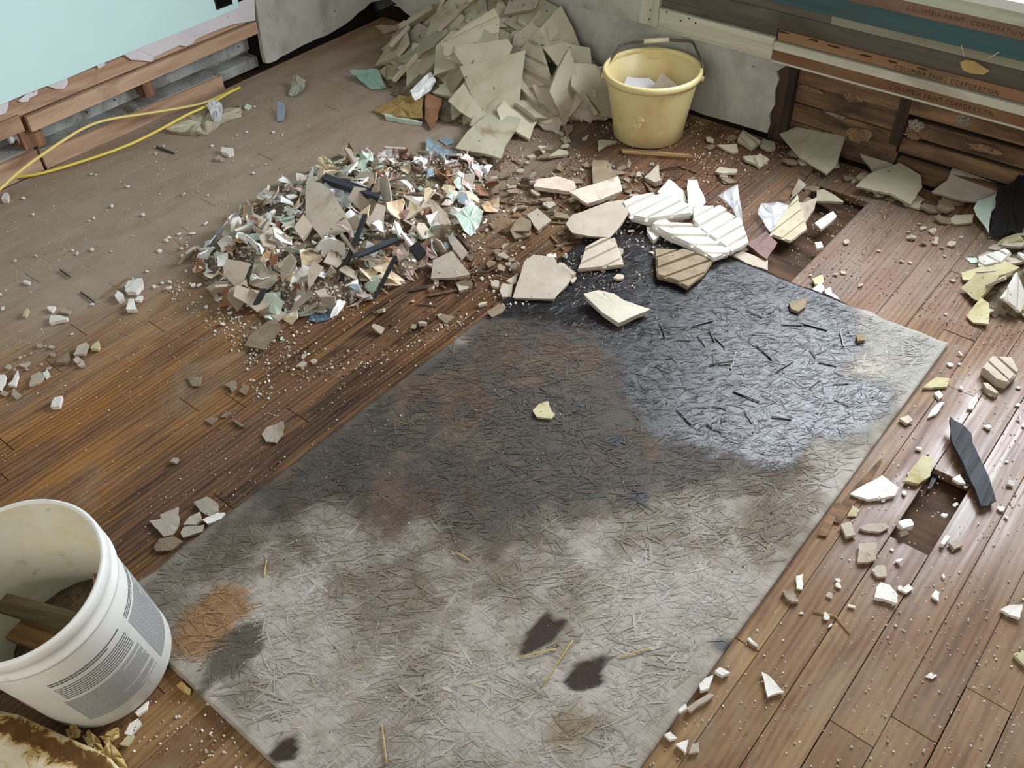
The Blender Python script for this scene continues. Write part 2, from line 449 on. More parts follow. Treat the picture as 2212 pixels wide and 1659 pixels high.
def board_color(P):
    P = np.asarray(P, float)
    n1, n2, n3 = fbm(P, 5.5, 1.3), fbm(P, 18, 7.7), fbm(P, 3.0, 4.1)
    j = n1 * 0.055 + n2 * 0.028
    base = np.array(lin(162, 154, 144)[:3]); base2 = np.array(lin(134, 124, 109)[:3])
    k = sstep(n1 * 0.6 + n2 * 0.5, -0.35, 0.45)[:, None]
    c = base * (1 - k) + base2 * k
    wet = np.zeros(len(P))
    def lay(mask, rgb, dmp):
        nonlocal c, wet
        c = c * (1 - mask[:, None]) + np.array(lin(*rgb)[:3]) * mask[:, None]
        wet = np.maximum(wet * (1 - mask) , mask * dmp) if dmp >= 0 else wet * (1 - mask)
    sb = seg_sd(P, ST_BROWN)
    lay(sstep(sb + j * 2.2, -0.22, 0.05) * 0.8, (98, 84, 68), 0.15)
    lay(sstep(sb + j * 1.6, -0.05, 0.10) * 0.9, (56, 47, 38), 0.35)
    lay(sstep(n3 + n2 * 0.5, 0.05, 0.5) * sstep(sb + j, -0.05, 0.05) * 0.55, (84, 62, 44), 0.2)
    lay(sstep(n1 + n2 * 0.7, 0.25, 0.6) * sstep(sb + j, -0.05, 0.05) * 0.4, (100, 86, 70), 0.15)
    sw = seg_sd(P, ST_WET)
    lay(sstep(sw + j * 0.9, -0.03, 0.05), (30, 28, 29), 1.0)
    lay(sstep(seg_sd(P, ST_CORNER) + j * 0.8, -0.015, 0.02) * 0.92, (146, 143, 134), -1)
    lay(sstep(seg_sd(P, ST_ORANGE) + j * 0.5, -0.012, 0.012) * 0.85, (140, 102, 62), -1)
    lay(sstep(seg_sd(P, ST_GREY) + j * 0.5, -0.012, 0.012) * 0.9, (74, 66, 56), -1)
    lay(sstep(seg_sd(P, ST_OCHRE) + j * 0.6, -0.02, 0.02) * 0.6, (118, 100, 66), -1)
    for h in HOLES:
        lay(sstep(seg_sd(P, h) + j * 0.12, -0.004, 0.004), (54, 40, 30), -1)
    for bx_, by_, br in BLOTS:
        g = at(bx_, by_)
        lay(sstep(br - np.hypot(P[:, 0] - g[0], P[:, 1] - g[1]) + j * 0.3, -0.006, 0.008) * 0.9, (36, 36, 40), 0.6)
    return c, wet
def hole_depth(P):
    dd = np.zeros(len(P))
    jj = fbm(P, 30, 2.2) * 0.006
    for h in HOLES: dd = np.maximum(dd, sstep(seg_sd(P, h) + jj, -0.003, 0.006))
    return dd

def make_board_material():
    n = NT('weathered_strand_board')
    at_ = n.n('Attribute', attribute_name='stain')
    P = n.pos()
    s1 = n.noise(n.mapping(P, rot=(0, 0, R(-58)), scale=(36, 240, 30)), 1.0, 5, 0.7, 0.6)
    s2 = n.noise(n.mapping(P, rot=(0, 0, R(-25)), scale=(30, 180, 30)), 1.0, 5, 0.7, 0.9)
    s = n.math('ADD', n.math('MULTIPLY', s1, 0.5), n.math('MULTIPLY', s2, 0.5))
    g = n.ramp(s, [(0.30, 0.62), (0.5, 1.0), (0.70, 1.22)])
    col = n.mix(1.0, at_.outputs['Color'], g, 'MULTIPLY')
    sp = n.noise(P, 210, 2, 0.5)
    col = n.mix(n.ramp(sp, [(0.73, 0), (0.77, 0.7)]), col, lin(200, 190, 170))
    wet = at_.outputs['Alpha']
    ro = n.math('MULTIPLY_ADD', wet, -0.69, 0.90)
    ro = n.math('ADD', ro, n.math('MULTIPLY', s2, 0.08))
    n.bump(s, 0.5, 0.005)
    bn_ = [k for k in n.t.nodes if k.type == 'BUMP'][0]
    n.l(n.math('MULTIPLY_ADD', wet, -0.16, 0.5), bn_.inputs['Strength'])
    return n.out(col, ro, 0.5)
MAT_BOARD = make_board_material()

sheet = empty('strand_board_sheet', (0, 0, 0))
tag(sheet, 'large weathered strand board sheet with a black wet rotten patch, laid over the floorboards', 'board')
nx, ny = 140, 246
gx, gy = np.meshgrid(np.linspace(OX0, OX1, nx), np.linspace(OY0, OY1, ny), indexing='ij')
GP = np.stack([gx.ravel(), gy.ravel()], 1)
hd = hole_depth(GP)
zz = 0.0115 - hd * 0.0055 + fbm(GP, 9, 3.3) * 0.0012 + fbm(GP, 45, 5.1) * 0.0007
xx = GP[:, 0] + np.where(GP[:, 0] < OX0 + 1e-6, fbm(GP, 14, 9.0) * 0.006, 0)
yy = GP[:, 1] + np.where(GP[:, 1] > OY1 - 1e-6, fbm(GP, 14, 9.9) * 0.008, 0)
top = np.stack([xx, yy, zz], 1)
faces = []
for i in range(nx - 1):
    for k in range(ny - 1):
        a = i * ny + k
        faces.append((a, a + ny, a + ny + 1, a + 1))
per = [i * ny for i in range(nx)] + [(nx - 1) * ny + k for k in range(1, ny)] + [i * ny + ny - 1 for i in range(nx - 2, -1, -1)] + [k for k in range(ny - 2, 0, -1)]
verts = list(top) + [(top[p][0], top[p][1], 0.0005) for p in per]
nb = len(top)
for i in range(len(per)):
    j_ = (i + 1) % len(per)
    faces.append((per[i], nb + i, nb + j_, per[j_]))
me = mesh('panel', verts, faces)
bc, bw = board_color(GP)
cols = np.ones((len(verts), 4), np.float32)
cols[:nb, :3] = bc; cols[:nb, 3] = bw
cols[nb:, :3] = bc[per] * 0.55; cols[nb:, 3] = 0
ca = me.color_attributes.new('stain', 'FLOAT_COLOR', 'POINT')
ca.data.foreach_set('color', cols.ravel())
me.polygons.foreach_set('use_smooth', [True] * len(me.polygons))
link('panel', me, MAT_BOARD, sheet)

# strands pressed into its face and lifting from it: far too many to count
NF = 13000
fx = rng.uniform(OX0 + 0.02, OX1 - 0.02, NF); fy = rng.uniform(OY0 + 0.02, OY1 - 0.02, NF)
FP = np.stack([fx, fy], 1)
fc_, fw_ = board_color(FP)
keep = hole_depth(FP) < 0.1
HC = [(np.mean(h, 0), max(np.hypot(*(np.array(h) - np.mean(h, 0)).T)) + 0.03) for h in HOLES]
V, FC, CC = [], [], []
for i in range(NF):
    if not keep[i]: continue
    wet = fw_[i]
    ang = random.gauss(R(58), R(30)) if random.random() < 0.75 else random.uniform(0, math.pi)
    if wet > 0.5:
        ln, wd, lift = random.uniform(0.012, 0.045), random.uniform(0.0008, 0.0024), random.uniform(0.0, 0.0016)
    else:
        ln, wd, lift = random.uniform(0.015, 0.07), random.choice([0.0008, 0.0012, 0.0018, 0.003, 0.006]) * random.uniform(.7, 1.3), random.uniform(0.0, 0.0005)
    dx, dy = math.cos(ang), math.sin(ang)
    cxy = FP[i]
    if cxy[0] - abs(dx) * ln / 2 < OX0 + .004 or cxy[0] + abs(dx) * ln / 2 > OX1 - .004 or cxy[1] - abs(dy) * ln / 2 < OY0 + .004 or cxy[1] + abs(dy) * ln / 2 > OY1 - .004: continue
    if any(math.hypot(cxy[0] - c_[0], cxy[1] - c_[1]) < r_ for c_, r_ in HC):
        ln *= 0.45
        ends = np.array([(cxy[0] + dx * ln * t, cxy[1] + dy * ln * t) for t in (-.5, -.25, .25, .5)])
        if hole_depth(ends).max() > 0.1 and random.random() < 0.92: continue
    b0 = len(V)
    zb = 0.0122
    bend = random.uniform(-0.12, 0.12) * ln
    t1, t2 = random.uniform(0, lift), random.uniform(0, lift)
    for t, z in ((-0.5, zb + t1), (0.0, zb + 0.0002 + lift * 0.3), (0.5, zb + t2)):
        ww = wd * (1.0 if t == 0 else random.uniform(0.25, 0.7))
        ox = bend * (0.25 - t * t)
        px_, py_ = cxy[0] + dx * ln * t - dy * ox, cxy[1] + dy * ln * t + dx * ox
        tl = random.uniform(-0.0003, 0.0003)
        V.append((px_ - dy * ww / 2, py_ + dx * ww / 2, z + tl)); V.append((px_ + dy * ww / 2, py_ - dx * ww / 2, z - tl))
    FC += [(b0, b0 + 1, b0 + 3, b0 + 2), (b0 + 2, b0 + 3, b0 + 5, b0 + 4)]
    vv = random.choice([0.78, 0.88, 0.93, 0.97, 1.0, 1.03, 1.07, 1.12]) * random.uniform(0.92, 1.08)
    tint = random.uniform(-0.05, 0.06)
    c = fc_[i] * vv * np.array([1 + tint, 1, 1 - tint])
    CC += [(min(c[0], .8), min(c[1], .8), min(c[2], .8), wet)] * 6
me = mesh('surface_strands', V, FC)
ca = me.color_attributes.new('stain', 'FLOAT_COLOR', 'POINT')
ca.data.foreach_set('color', np.array(CC, np.float32).ravel())
o = link('surface_strands', me, MAT_BOARD, sheet)
o['kind'] = 'stuff'

# ------------------------------------------------------------------ left wall (mint)
WX = -3.113
MINT = mat_mottled('mint_wall_paint', lin(198, 230, 229), lin(204, 233, 232), 3, 0.6, None, 0.8, 0.0, bump=0.05)
GREYWALL = mat_mottled('grey_skim_plaster', lin(178, 178, 168), lin(192, 191, 180), 5, 0.85, lin(90, 86, 78), 0.72, 0.0, bump=0.15, dirt=lin(156, 154, 142), dirt_amt=0.55)
PAPER = mat_mottled('torn_drywall_paper', lin(206, 200, 204), lin(222, 216, 218), 8, 0.85, lin(150, 130, 120), 0.70, 0.05)
DUSTBACK = mat_mottled('dusty_lath_back', lin(136, 137, 133), lin(180, 181, 177), 9, 0.95, lin(60, 54, 48), 0.68, 0.0, bump=0.4, dirt=lin(104, 92, 76), dirt_amt=0.56)
wl = box('wall_left', (WX - 0.16, -1.0, -0.03), (WX - 0.12, 2.98, 2.6), DUSTBACK)
tag(wl, 'mint painted wall torn open along its foot, showing lath, studs and sole plate', kind='structure')
FRL = ((WX, 0, 0), (0, 1, 0), (0, 0, 1), (1, 0, 0))
def ragged(a, b, n, amp):
    out = []
    for i in range(n):
        t = i / n
        out.append((a[0] + (b[0] - a[0]) * t, a[1] + (b[1] - a[1]) * t + (random.uniform(-amp, amp) if i else 0)))
    return out
poly = ragged((-1.0, 0.252), (2.155, 0.266), 40, 0.0015) + [(2.155, 2.6), (-1.0, 2.6)]
link('mint_panel', extrude_poly(poly, ((WX - 0.002, 0, 0),) + FRL[1:], 0.0035), MINT, wl)
# grey plaster at the corner end
poly = [(2.157, 0.26), (2.147, 0.15), (2.140, 0.06), (2.143, 0.022)] + ragged((2.16, 0.018), (2.60, 0.035), 14, 0.006) + [(2.62, 0.045), (2.66, 0.06), (2.70, 0.065), (2.74, 0.08), (2.81, 0.07), (2.81, 2.6), (2.157, 2.6)]
link('plaster_panel', extrude_poly(poly, ((WX - 0.02, 0, 0),) + FRL[1:], 0.021), GREYWALL, wl)
# torn paper below the mint edge
def wpts(pts): 
    res = []
    for p in crop(0, 0, K, pts):
        q = at_x(p[0], p[1], WX + 0.001)
        res.append((q[1], q[2] + (0.02 if q[2] > 0.2515 else 0)))
    return res
for pts in ([(0, 830), (100, 790), (80, 830), (60, 880), (0, 900), (-60, 930), (-60, 860)],
            [(150, 785), (330, 700), (300, 735), (240, 765), (230, 790), (180, 795)],
            [(340, 695), (545, 605), (535, 650), (505, 690), (440, 690)],
            [(750, 520), (830, 490), (820, 505), (770, 535)],
            [(940, 442), (1010, 415), (1160, 352), (1200, 440), (1180, 480), (1110, 470), (1020, 465)],
            [(1020, 408), (1280, 300), (1600, 165), (1975, 10), (1975, 160), (1850, 182), (1800, 190), (1700, 225), (1520, 300), (1490, 340), (1440, 360), (1390, 350), (1350, 370), (1280, 400), (1200, 440)]):
    tp_n = len([c_ for c_ in wl.children if c_.name.startswith('torn_paper')])
    link('torn_paper', extrude_poly(wpts(pts), ((WX - 0.0125 + tp_n * 0.0015, 0, 0),) + FRL[1:], 0.0012), PAPER, wl)
# lath, nailer, studs, sole plate
def wl_board(name, y0, y1, z0, z1, x0, x1, mat, zr=None):
    dz = zr or (0, 0)
    poly = [(y0, z0), (y1, z0 + dz[0]), (y1, z1 + dz[1]), (y0, z1)]
    return link(name, extrude_poly(poly, ((x0, 0, 0),) + FRL[1:], x1 - x0), mat, wl)
wl_board('lath', -1.0, 2.14, 0.196, 0.253, WX - 0.03, WX - 0.016, WD_LATH)
wl_board('nailer_board', 1.165, 2.14, 0.136, 0.189, WX - 0.025, WX - 0.002, WD_LATH, (0.010, 0.002))
wl_board('nailer_board', -1.0, 1.145, 0.150, 0.205, WX - 0.025, WX - 0.004, WD_LATH)
for y_ in (0.55, 1.150, 1.632):
    wl_board('stud', y_ - 0.02, y_ + 0.022, 0.074, 0.20, WX - 0.115, WX - 0.026, WD_STUD)
wl_board('sole_plate', 1.165, 1.93, -0.004, 0.060, WX - 0.10, WX - 0.004, WD_LATH, (-0.010, -0.012))
wl_board('dust_layer', 1.168, 1.92, 0.058, 0.063, WX - 0.118, WX - 0.014, DUSTBACK, (-0.010, -0.012))
wl_board('dust_layer', 1.93, 2.14, 0.0, 0.04, WX - 0.118, WX - 0.05, DUSTBACK)
wl_board('dust_layer', -1.0, 1.15, 0.071, 0.075, WX - 0.118, WX - 0.03, DUSTBACK)
wl_board('sole_plate', -1.0, 1.155, -0.004, 0.072, WX - 0.10, WX - 0.008, WD_LATH)
wl_board('stud_offcut', 1.172, 1.205, 0.067, 0.120, WX - 0.06, WX - 0.026, WD_STUD)
box('dust_ledge', (WX - 0.12, 1.18, 0.06), (WX - 0.09, 2.14, 0.13), DUSTBACK, wl)
box('gap_shade', (WX - 0.12, 2.15, -0.02), (WX - 0.05, 2.80, 0.12), DARK, wl)  # solid box; the shade of the open gap is put into its colour
# outlet opening in the mint wall
ob = empty('outlet_box', (WX + 0.002, 2.01, 0.29))
tag(ob, 'black empty outlet box set in the mint wall', 'outlet box')
fr = box('box_rim', (-0.002, -0.034, 0.0), (0.003, 0.040, 0.11), BLACK, ob, 0.001)
box('recess_shade', (0.0031, -0.029, 0.006), (0.0036, 0.035, 0.104), mat_plain('deep_black', lin(12, 12, 14), 0.9, 0.1), fr)  # flat black plate, the opening's shade painted on the front
# white pipe elbow in the wall cavity
pe = at_x(30, 305, WX - 0.06)
el = empty('pipe_elbow', (pe[0], pe[1], pe[2]))
tag(el, 'white plastic pipe elbow inside the open wall cavity', 'pipe')
PVC = mat_plain('white_pvc', lin(214, 214, 210), 0.4, 0.5)
link('elbow', tube_mesh('elbow', smooth_path([(0.0, 0.028, -0.02), (0, 0.024, 0.002), (0, 0.012, 0.014), (0, -0.004, 0.014)], 4), 0.014, 12), PVC, el)
link('socket', tube_mesh('socket', [(0, -0.004, 0.014), (0, -0.016, 0.014)], 0.018, 12), PVC, el)
link('stub', tube_mesh('stub', [(0, 0.028, -0.02), (0, 0.03, -0.066)], 0.0125, 12), PVC, el)

# ------------------------------------------------------------------ window wall
WY = 2.81
wb = box('wall_back', (-3.30, WY + 0.17, -0.03), (1.30, WY + 0.20, 0.60), DARK)
tag(wb, 'window wall of grey plaster, with printed boards and rotted planks below the window', kind='structure')
FRB = ((0, WY, 0), (1, 0, 0), (0, 0, 1), (0, -1, 0))
def wbz(name, x0, x1, z0, z1, d0, d1, mat, bev=0.0, jit=0.0):   # d = depth in front (+) of the wall face
    return box(name, (x0, WY - d1, z0), (x1, WY - d0, z1), mat, wb, bev, jit)
# grey plaster left of the broken edge
poly = [(-3.113, 0.07), (-3.07, 0.085), (-3.03, 0.07), (-2.98, 0.045), (-2.93, 0.03), (-2.86, 0.012)] + ragged((-2.8, 0.008), (-1.30, 0.012), 24, 0.004) + \
       [(-1.232, 0.014), (-1.226, 0.05), (-1.236, 0.08), (-1.222, 0.12), (-1.230, 0.17), (-1.222, 0.21), (-1.235, 0.235), (-1.205, 0.262), (-1.20, 0.30), (-1.70, 0.30), (-1.70, 2.6), (-3.113, 2.6)]
link('plaster_panel', extrude_poly(poly, ((0, WY + 0.022, 0),) + FRB[1:], 0.022), GREYWALL, wb)
poly = [(-2.62, 0.262), (-1.77, 0.275), (-1.77, 0.52), (-2.62, 0.50)]
link('paint_ghost', extrude_poly(poly, ((0, WY, 0),) + FRB[1:], 0.0015), mat_mottled('paler_plaster', lin(176, 176, 162), lin(190, 190, 176), 6, 0.85, None, .8, 0.0, dirt=lin(150, 148, 134)), wb)
wbz('wall_above', -3.3, -1.64, 0.60, 2.6, -0.20, -0.16, DARK)
wbz('wall_above', -1.69, -1.44, 0.585, 2.6, -0.20, -0.002, GREYWALL)
wbz('wall_above', -1.64, 1.30, 1.95, 2.6, -0.20, 0.0, GREYWALL)
wbz('wall_above', 0.10, 1.30, 0.60, 1.95, -0.20, 0.0, GREYWALL)
# window casing, apron and printed boards
WHITEWD = mat_wood('old_white_painted_wood', lin(204, 200, 182), lin(178, 172, 152), 0, 30, 14, 0.75, 0.3, 0.03, stain=lin(150, 140, 118), stain_amt=0.70)
WHITEWDV = mat_wood('old_white_painted_casing', lin(198, 194, 176), lin(172, 166, 146), 2, 30, 14, 0.75, 0.3, 0.03, stain=lin(150, 140, 118), stain_amt=0.70)
wbz('casing', -1.768, -1.690, 0.283, 1.98, 0.0, 0.022, WHITEWDV, 0.001)
ap = wbz('apron', -1.688, -1.252, 0.277, 0.350, 0.0, 0.021, WHITEWD, 0.001)
HOLE = mat_plain('nail_hole', lin(40, 36, 30), 0.9, 0.1)
for (px_, py_) in ((1405, 22), (1402, 41), (1440, 26), (1470, 45), (1488, 40), (1502, 50)):
    q = at_y(px_, py_, WY - 0.0225)
    nh = link('nail_hole', lathe_mesh('nail_hole', [(0, 0.0008), (0.0028, 0.0006), (0.003, 0)], 8), HOLE, wb)
    nh.location = (q[0], WY - 0.0225 + (0.0008 if px_ > 1433 else 0), q[2]); nh.rotation_euler = (R(90), 0, 0)
def strip_mat(name, a, b, dirt, amt=0.56): return mat_wood(name, a, b, 0, 22, 16, 0.7, 0.12, 0.03, stain=dirt, stain_amt=amt)
ST_O = strip_mat('orange_board_face', lin(154, 118, 86), lin(134, 102, 74), lin(112, 90, 70), 0.58)
ST_RD = strip_mat('red_brown_board_face', lin(134, 90, 62), lin(110, 76, 54), lin(124, 96, 66), 0.56)
ST_TEAL = strip_mat('teal_board_face', lin(66, 96, 98), lin(54, 80, 84), lin(74, 84, 80), 0.62)
ST_BRN = strip_mat('brown_board_face', lin(138, 110, 92), lin(116, 92, 78), lin(100, 84, 74), 0.58)
ST_DK = strip_mat('grey_brown_board_face', lin(104, 96, 84), lin(84, 76, 66), lin(76, 68, 56), 0.56)
ST_BG = strip_mat('beige_board_face', lin(150, 146, 126), lin(132, 128, 108), lin(112, 106, 86), 0.62)
ST_WH = strip_mat('white_board_edge', lin(200, 196, 178), lin(180, 176, 158), lin(140, 130, 108), 0.66)
ST_GR = strip_mat('pale_green_board_edge', lin(196, 200, 178), lin(180, 186, 164), lin(150, 150, 124), 0.62)
XR = 0.45
low = wbz('printed_strip', -1.250, XR, 0.279, 0.313, -0.004, 0.018, ST_RD, 0.001)
wbz('white_strip', -1.250, XR, 0.2725, 0.279, -0.004, 0.020, ST_WH, 0.0006)
wbz('white_strip', -1.250, XR, 0.3135, 0.3400, -0.004, 0.022, ST_WH, 0.001)
mid = wbz('printed_strip', -1.245, XR, 0.344, 0.376, -0.010, 0.012, ST_O, 0.001)
dkp = wbz('grey_brown_strip', -1.688, XR, 0.376, 0.428, -0.02, 0.006, ST_DK, 0.001)
wbz('beige_strip', -1.085, XR, 0.428, 0.454, -0.02, 0.004, ST_BG, 0.001)
wbz('stained_strip', -1.688, -1.086, 0.428, 0.470, -0.02, 0.003, ST_DK, 0.001)
wbz('teal_strip', -1.30, XR, 0.4545, 0.5100, -0.02, 0.008, ST_TEAL, 0.001)
wbz('stained_strip', -1.688, -1.301, 0.4705, 0.560, -0.02, 0.004, ST_DK, 0.001)
upp = wbz('printed_strip', -1.20, XR, 0.5102, 0.5480, -0.02, 0.012, ST_BRN, 0.001)
wbz('filler_strip', -1.688, -1.252, 0.350, 0.3755, -0.02, 0.006, ST_DK, 0.001)
wbz('pale_strip', -1.25, XR, 0.5482, 0.585, -0.02, 0.018, ST_GR, 0.001)
INK = mat_plain('black_print_ink', lin(52, 40, 34), 0.8, 0.2)
INKR = mat_plain('faded_print_ink', lin(84, 52, 44), 0.8, 0.2)
def wtext(body, x0, x1, z, h, parent, yf, mat, bold=0.0):
    cu = bpy.data.curves.new('lettering', 'FONT')
    cu.body = body; cu.size = 1.0; cu.offset = bold; cu.space_character = 1.25; cu.resolution_u = 2
    tmp = bpy.data.objects.new('lettering_tmp', cu); COL.objects.link(tmp)
    bpy.context.view_layer.update()
    me_ = bpy.data.meshes.new_from_object(tmp.evaluated_get(bpy.context.evaluated_depsgraph_get()))
    bpy.data.objects.remove(tmp)
    n_ = len(me_.vertices)
    co_ = np.empty(n_ * 3); me_.vertices.foreach_get('co', co_); co_ = co_.reshape(-1, 3)
    lo_, hi_ = co_.min(0), co_.max(0)
    nc = np.empty_like(co_)
    nc[:, 0] = x0 + (co_[:, 0] - lo_[0]) / (hi_[0] - lo_[0]) * (x1 - x0)
    nc[:, 2] = z + (co_[:, 1] - lo_[1]) / (hi_[1] - lo_[1]) * h
    nc[:, 1] = yf
    me_.vertices.foreach_set('co', nc.ravel()); me_.materials.clear(); me_.update()
    return link('lettering', me_, mat, parent)
xa, xb = at_y(1927, 185, WY)[0], at_y(2147, 249, WY)[0]
wtext('COLUMBIA PAINT CORPORATION', xa, xb, 0.2870, 0.0145, low, WY - 0.0184, INK)
xa, xb = at_y(1937, 137, WY)[0], at_y(2161, 196, WY)[0]
wtext('COLUMBIA PAINT CORPORATION', xa, xb, 0.3470, 0.0145, mid, WY - 0.0124, INK)
xa, xb = at_y(1962, 19, WY)[0], at_y(2085, 45, WY)[0]
wtext('COLUMBIA PAINT', xa, xb, 0.523, 0.013, upp, WY - 0.0124, INKR)
xa, xb = at_y(2100, 50, WY)[0], at_y(2212, 78, WY)[0]
wtext('CORPORATION', xa, xb, 0.521, 0.013, upp, WY - 0.0124, INKR)
SMUDGE = mat_plain('dark_smudge', lin(66, 46, 34), 0.9, 0.1)
for (cx_, cy_, w_) in ((375, 240, 0.05), (600, 300, 0.045), (760, 350, 0.05), (1010, 420, 0.055), (1210, 465, 0.04), (1440, 520, 0.035)):
    p = (1592 + cx_ / K, cy_ / K); q = at_y(p[0], p[1], WY)
    pl = [(q[0] + w_ / 2 * math.cos(a) * random.uniform(.6, 1), q[2] + 0.0042 * math.sin(a) * random.uniform(.5, 1)) for a in np.linspace(0, 2 * math.pi, 10, endpoint=False)]
    link('dark_smudge', extrude_poly(pl, ((0, WY - 0.012, 0),) + FRB[1:], 0.0004), SMUDGE, mid)
# torn label scrap stuck on the strips
q = [at_y(1592 + a / K, b / K, WY - 0.012) for a, b in ((1720, 480), (1760, 460), (1830, 470), (1950, 545), (1900, 575), (1800, 565), (1740, 540))]
link('torn_label', extrude_poly([(p[0], p[2]) for p in q], ((0, WY - 0.012, 0),) + FRB[1:], 0.001), mat_mottled('yellowed_label', lin(168, 138, 86), lin(186, 160, 104), 20, .8, var=0), wb)
for (a, b, c_) in (((1730, 345), (1750, 430), 0.005), ((1920, 465), (2020, 400), 0.004)):
    p0, p1 = at_y(1592 + a[0] / K, a[1] / K, WY - 0.02), at_y(1592 + b[0] / K, b[1] / K, WY - 0.014)
    link('paint_sliver', tube_mesh('paint_sliver', [p0, p1], [c_ * 0.4, c_], 5, 0.4), PL_WHITE, wb)
# rotted planks below, set back between the studs
rows = [(-0.01, 0.062), (0.066, 0.128), (0.132, 0.198), (0.202, 0.272)]
for i, (z0, z1) in enumerate(rows):
    xsplit = -0.80 + random.uniform(-0.02, 0.02)
    for (x0, x1) in ((-1.26, xsplit - 0.004), (xsplit + 0.004, 0.50)):
        dp = random.uniform(-0.006, 0.006)
        me = box_mesh('rotted_plank', (x0, WY + 0.035 + dp, z0), (x1, WY + 0.06, z1 + (0.0 if x0 < -1 else -0.012)), 0.002, 0.002)
        link('rotted_plank', me, WD_ROT, wb)
wbz('dark_stud', -1.232, -1.165, -0.02, 0.272, -0.034, -0.006, WD_DARKROT, 0.003, 0.003)
wbz('dark_stud', -0.826, -0.79, 0.09, 0.272, -0.036, -0.026, WD_DARKROT, 0.003, 0.003)
SMEAR_T = mat_mottled('plaster_smear', lin(118, 92, 66), lin(146, 120, 90), 30, .9, lin(84, 62, 44), .55, 0, bump=.6)
SMEAR_W = mat_mottled('pale_plaster_smear', lin(122, 112, 98), lin(154, 146, 132), 30, .9, lin(84, 68, 52), .55, 0, bump=.6)
def smear(name, cx_, cy_, rx, rz, m_, k=14):
    q_ = at_y(1592 + cx_ / K, cy_ / K, WY + 0.028)
    pl_ = [(q_[0] + rx * math.cos(a) * random.uniform(.5, 1.1), q_[2] + rz * math.sin(a) * random.uniform(.5, 1.1)) for a in np.linspace(0, 2 * math.pi, k, endpoint=False)]
    link(name, extrude_poly(pl_, ((0, WY + 0.034, 0),) + FRB[1:], 0.0066), m_, wb)
for args in ((930, 1040, .055, .035, SMEAR_T), (900, 755, .05, .016, SMEAR_T), (1380, 965, .03, .022, SMEAR_W), (1345, 1050, .03, .012, SMEAR_T), (560, 690, .06, .012, SMEAR_T), (1900, 1150, .07, .014, SMEAR_T), (440, 630, .022, .016, SMEAR_T), (760, 890, .05, .006, SMEAR_W)):
    smear('plaster_smear', *args)
smear('torn_plaster', 1745, 930, 0.026, 0.024, SMEAR_W)
wbz('plank_backing', -1.3, 1.3, -0.02, 0.6, -0.10, -0.062, DARK)
wbz('wall_right_of_planks', 0.50, 1.30, -0.02, 0.6, -0.20, 0.0, GREYWALL)
# window: sill, frame, pane
win = empty('window_1', (-0.68, WY, 0.585))
tag(win, 'bright window above the printed boards', kind='structure')
WFR = mat_plain('white_window_frame', lin(226, 226, 220), 0.5, 0.4)
box('sill', (-0.76, -0.03, 0.0), (0.78, 0.16, 0.03), WFR, win, 0.003)
box('frame_side', (-0.76, 0.06, 0.03), (-0.72, 0.12, 1.36), WFR, win, 0.002)
box('frame_side', (0.74, 0.06, 0.03), (0.78, 0.12, 1.36), WFR, win, 0.002)
box('frame_head', (-0.72, 0.06, 1.30), (0.74, 0.12, 1.36), WFR, win, 0.002)
box('frame_foot', (-0.72, 0.06, 0.03), (0.74, 0.12, 0.07), WFR, win, 0.002)
box('mullion', (-0.02, 0.07, 0.07), (0.02, 0.11, 1.30), WFR, win, 0.002)
gn = NT('window_glass')
tr = gn.n('BsdfTransparent'); gl = gn.n('BsdfGlossy'); gl.inputs['Roughness'].default_value = 0.02
mx = gn.n('MixShader'); mx.inputs[0].default_value = 0.06
gn.l(tr.outputs[0], mx.inputs[1]); gn.l(gl.outputs[0], mx.inputs[2]); gn.l(mx.outputs[0], gn.t.nodes['Material Output'].inputs[0])
for a, b in ((-0.72, -0.02), (0.02, 0.74)):
    box('pane', (a, 0.088, 0.07), (b, 0.092, 1.30), gn.m, win)

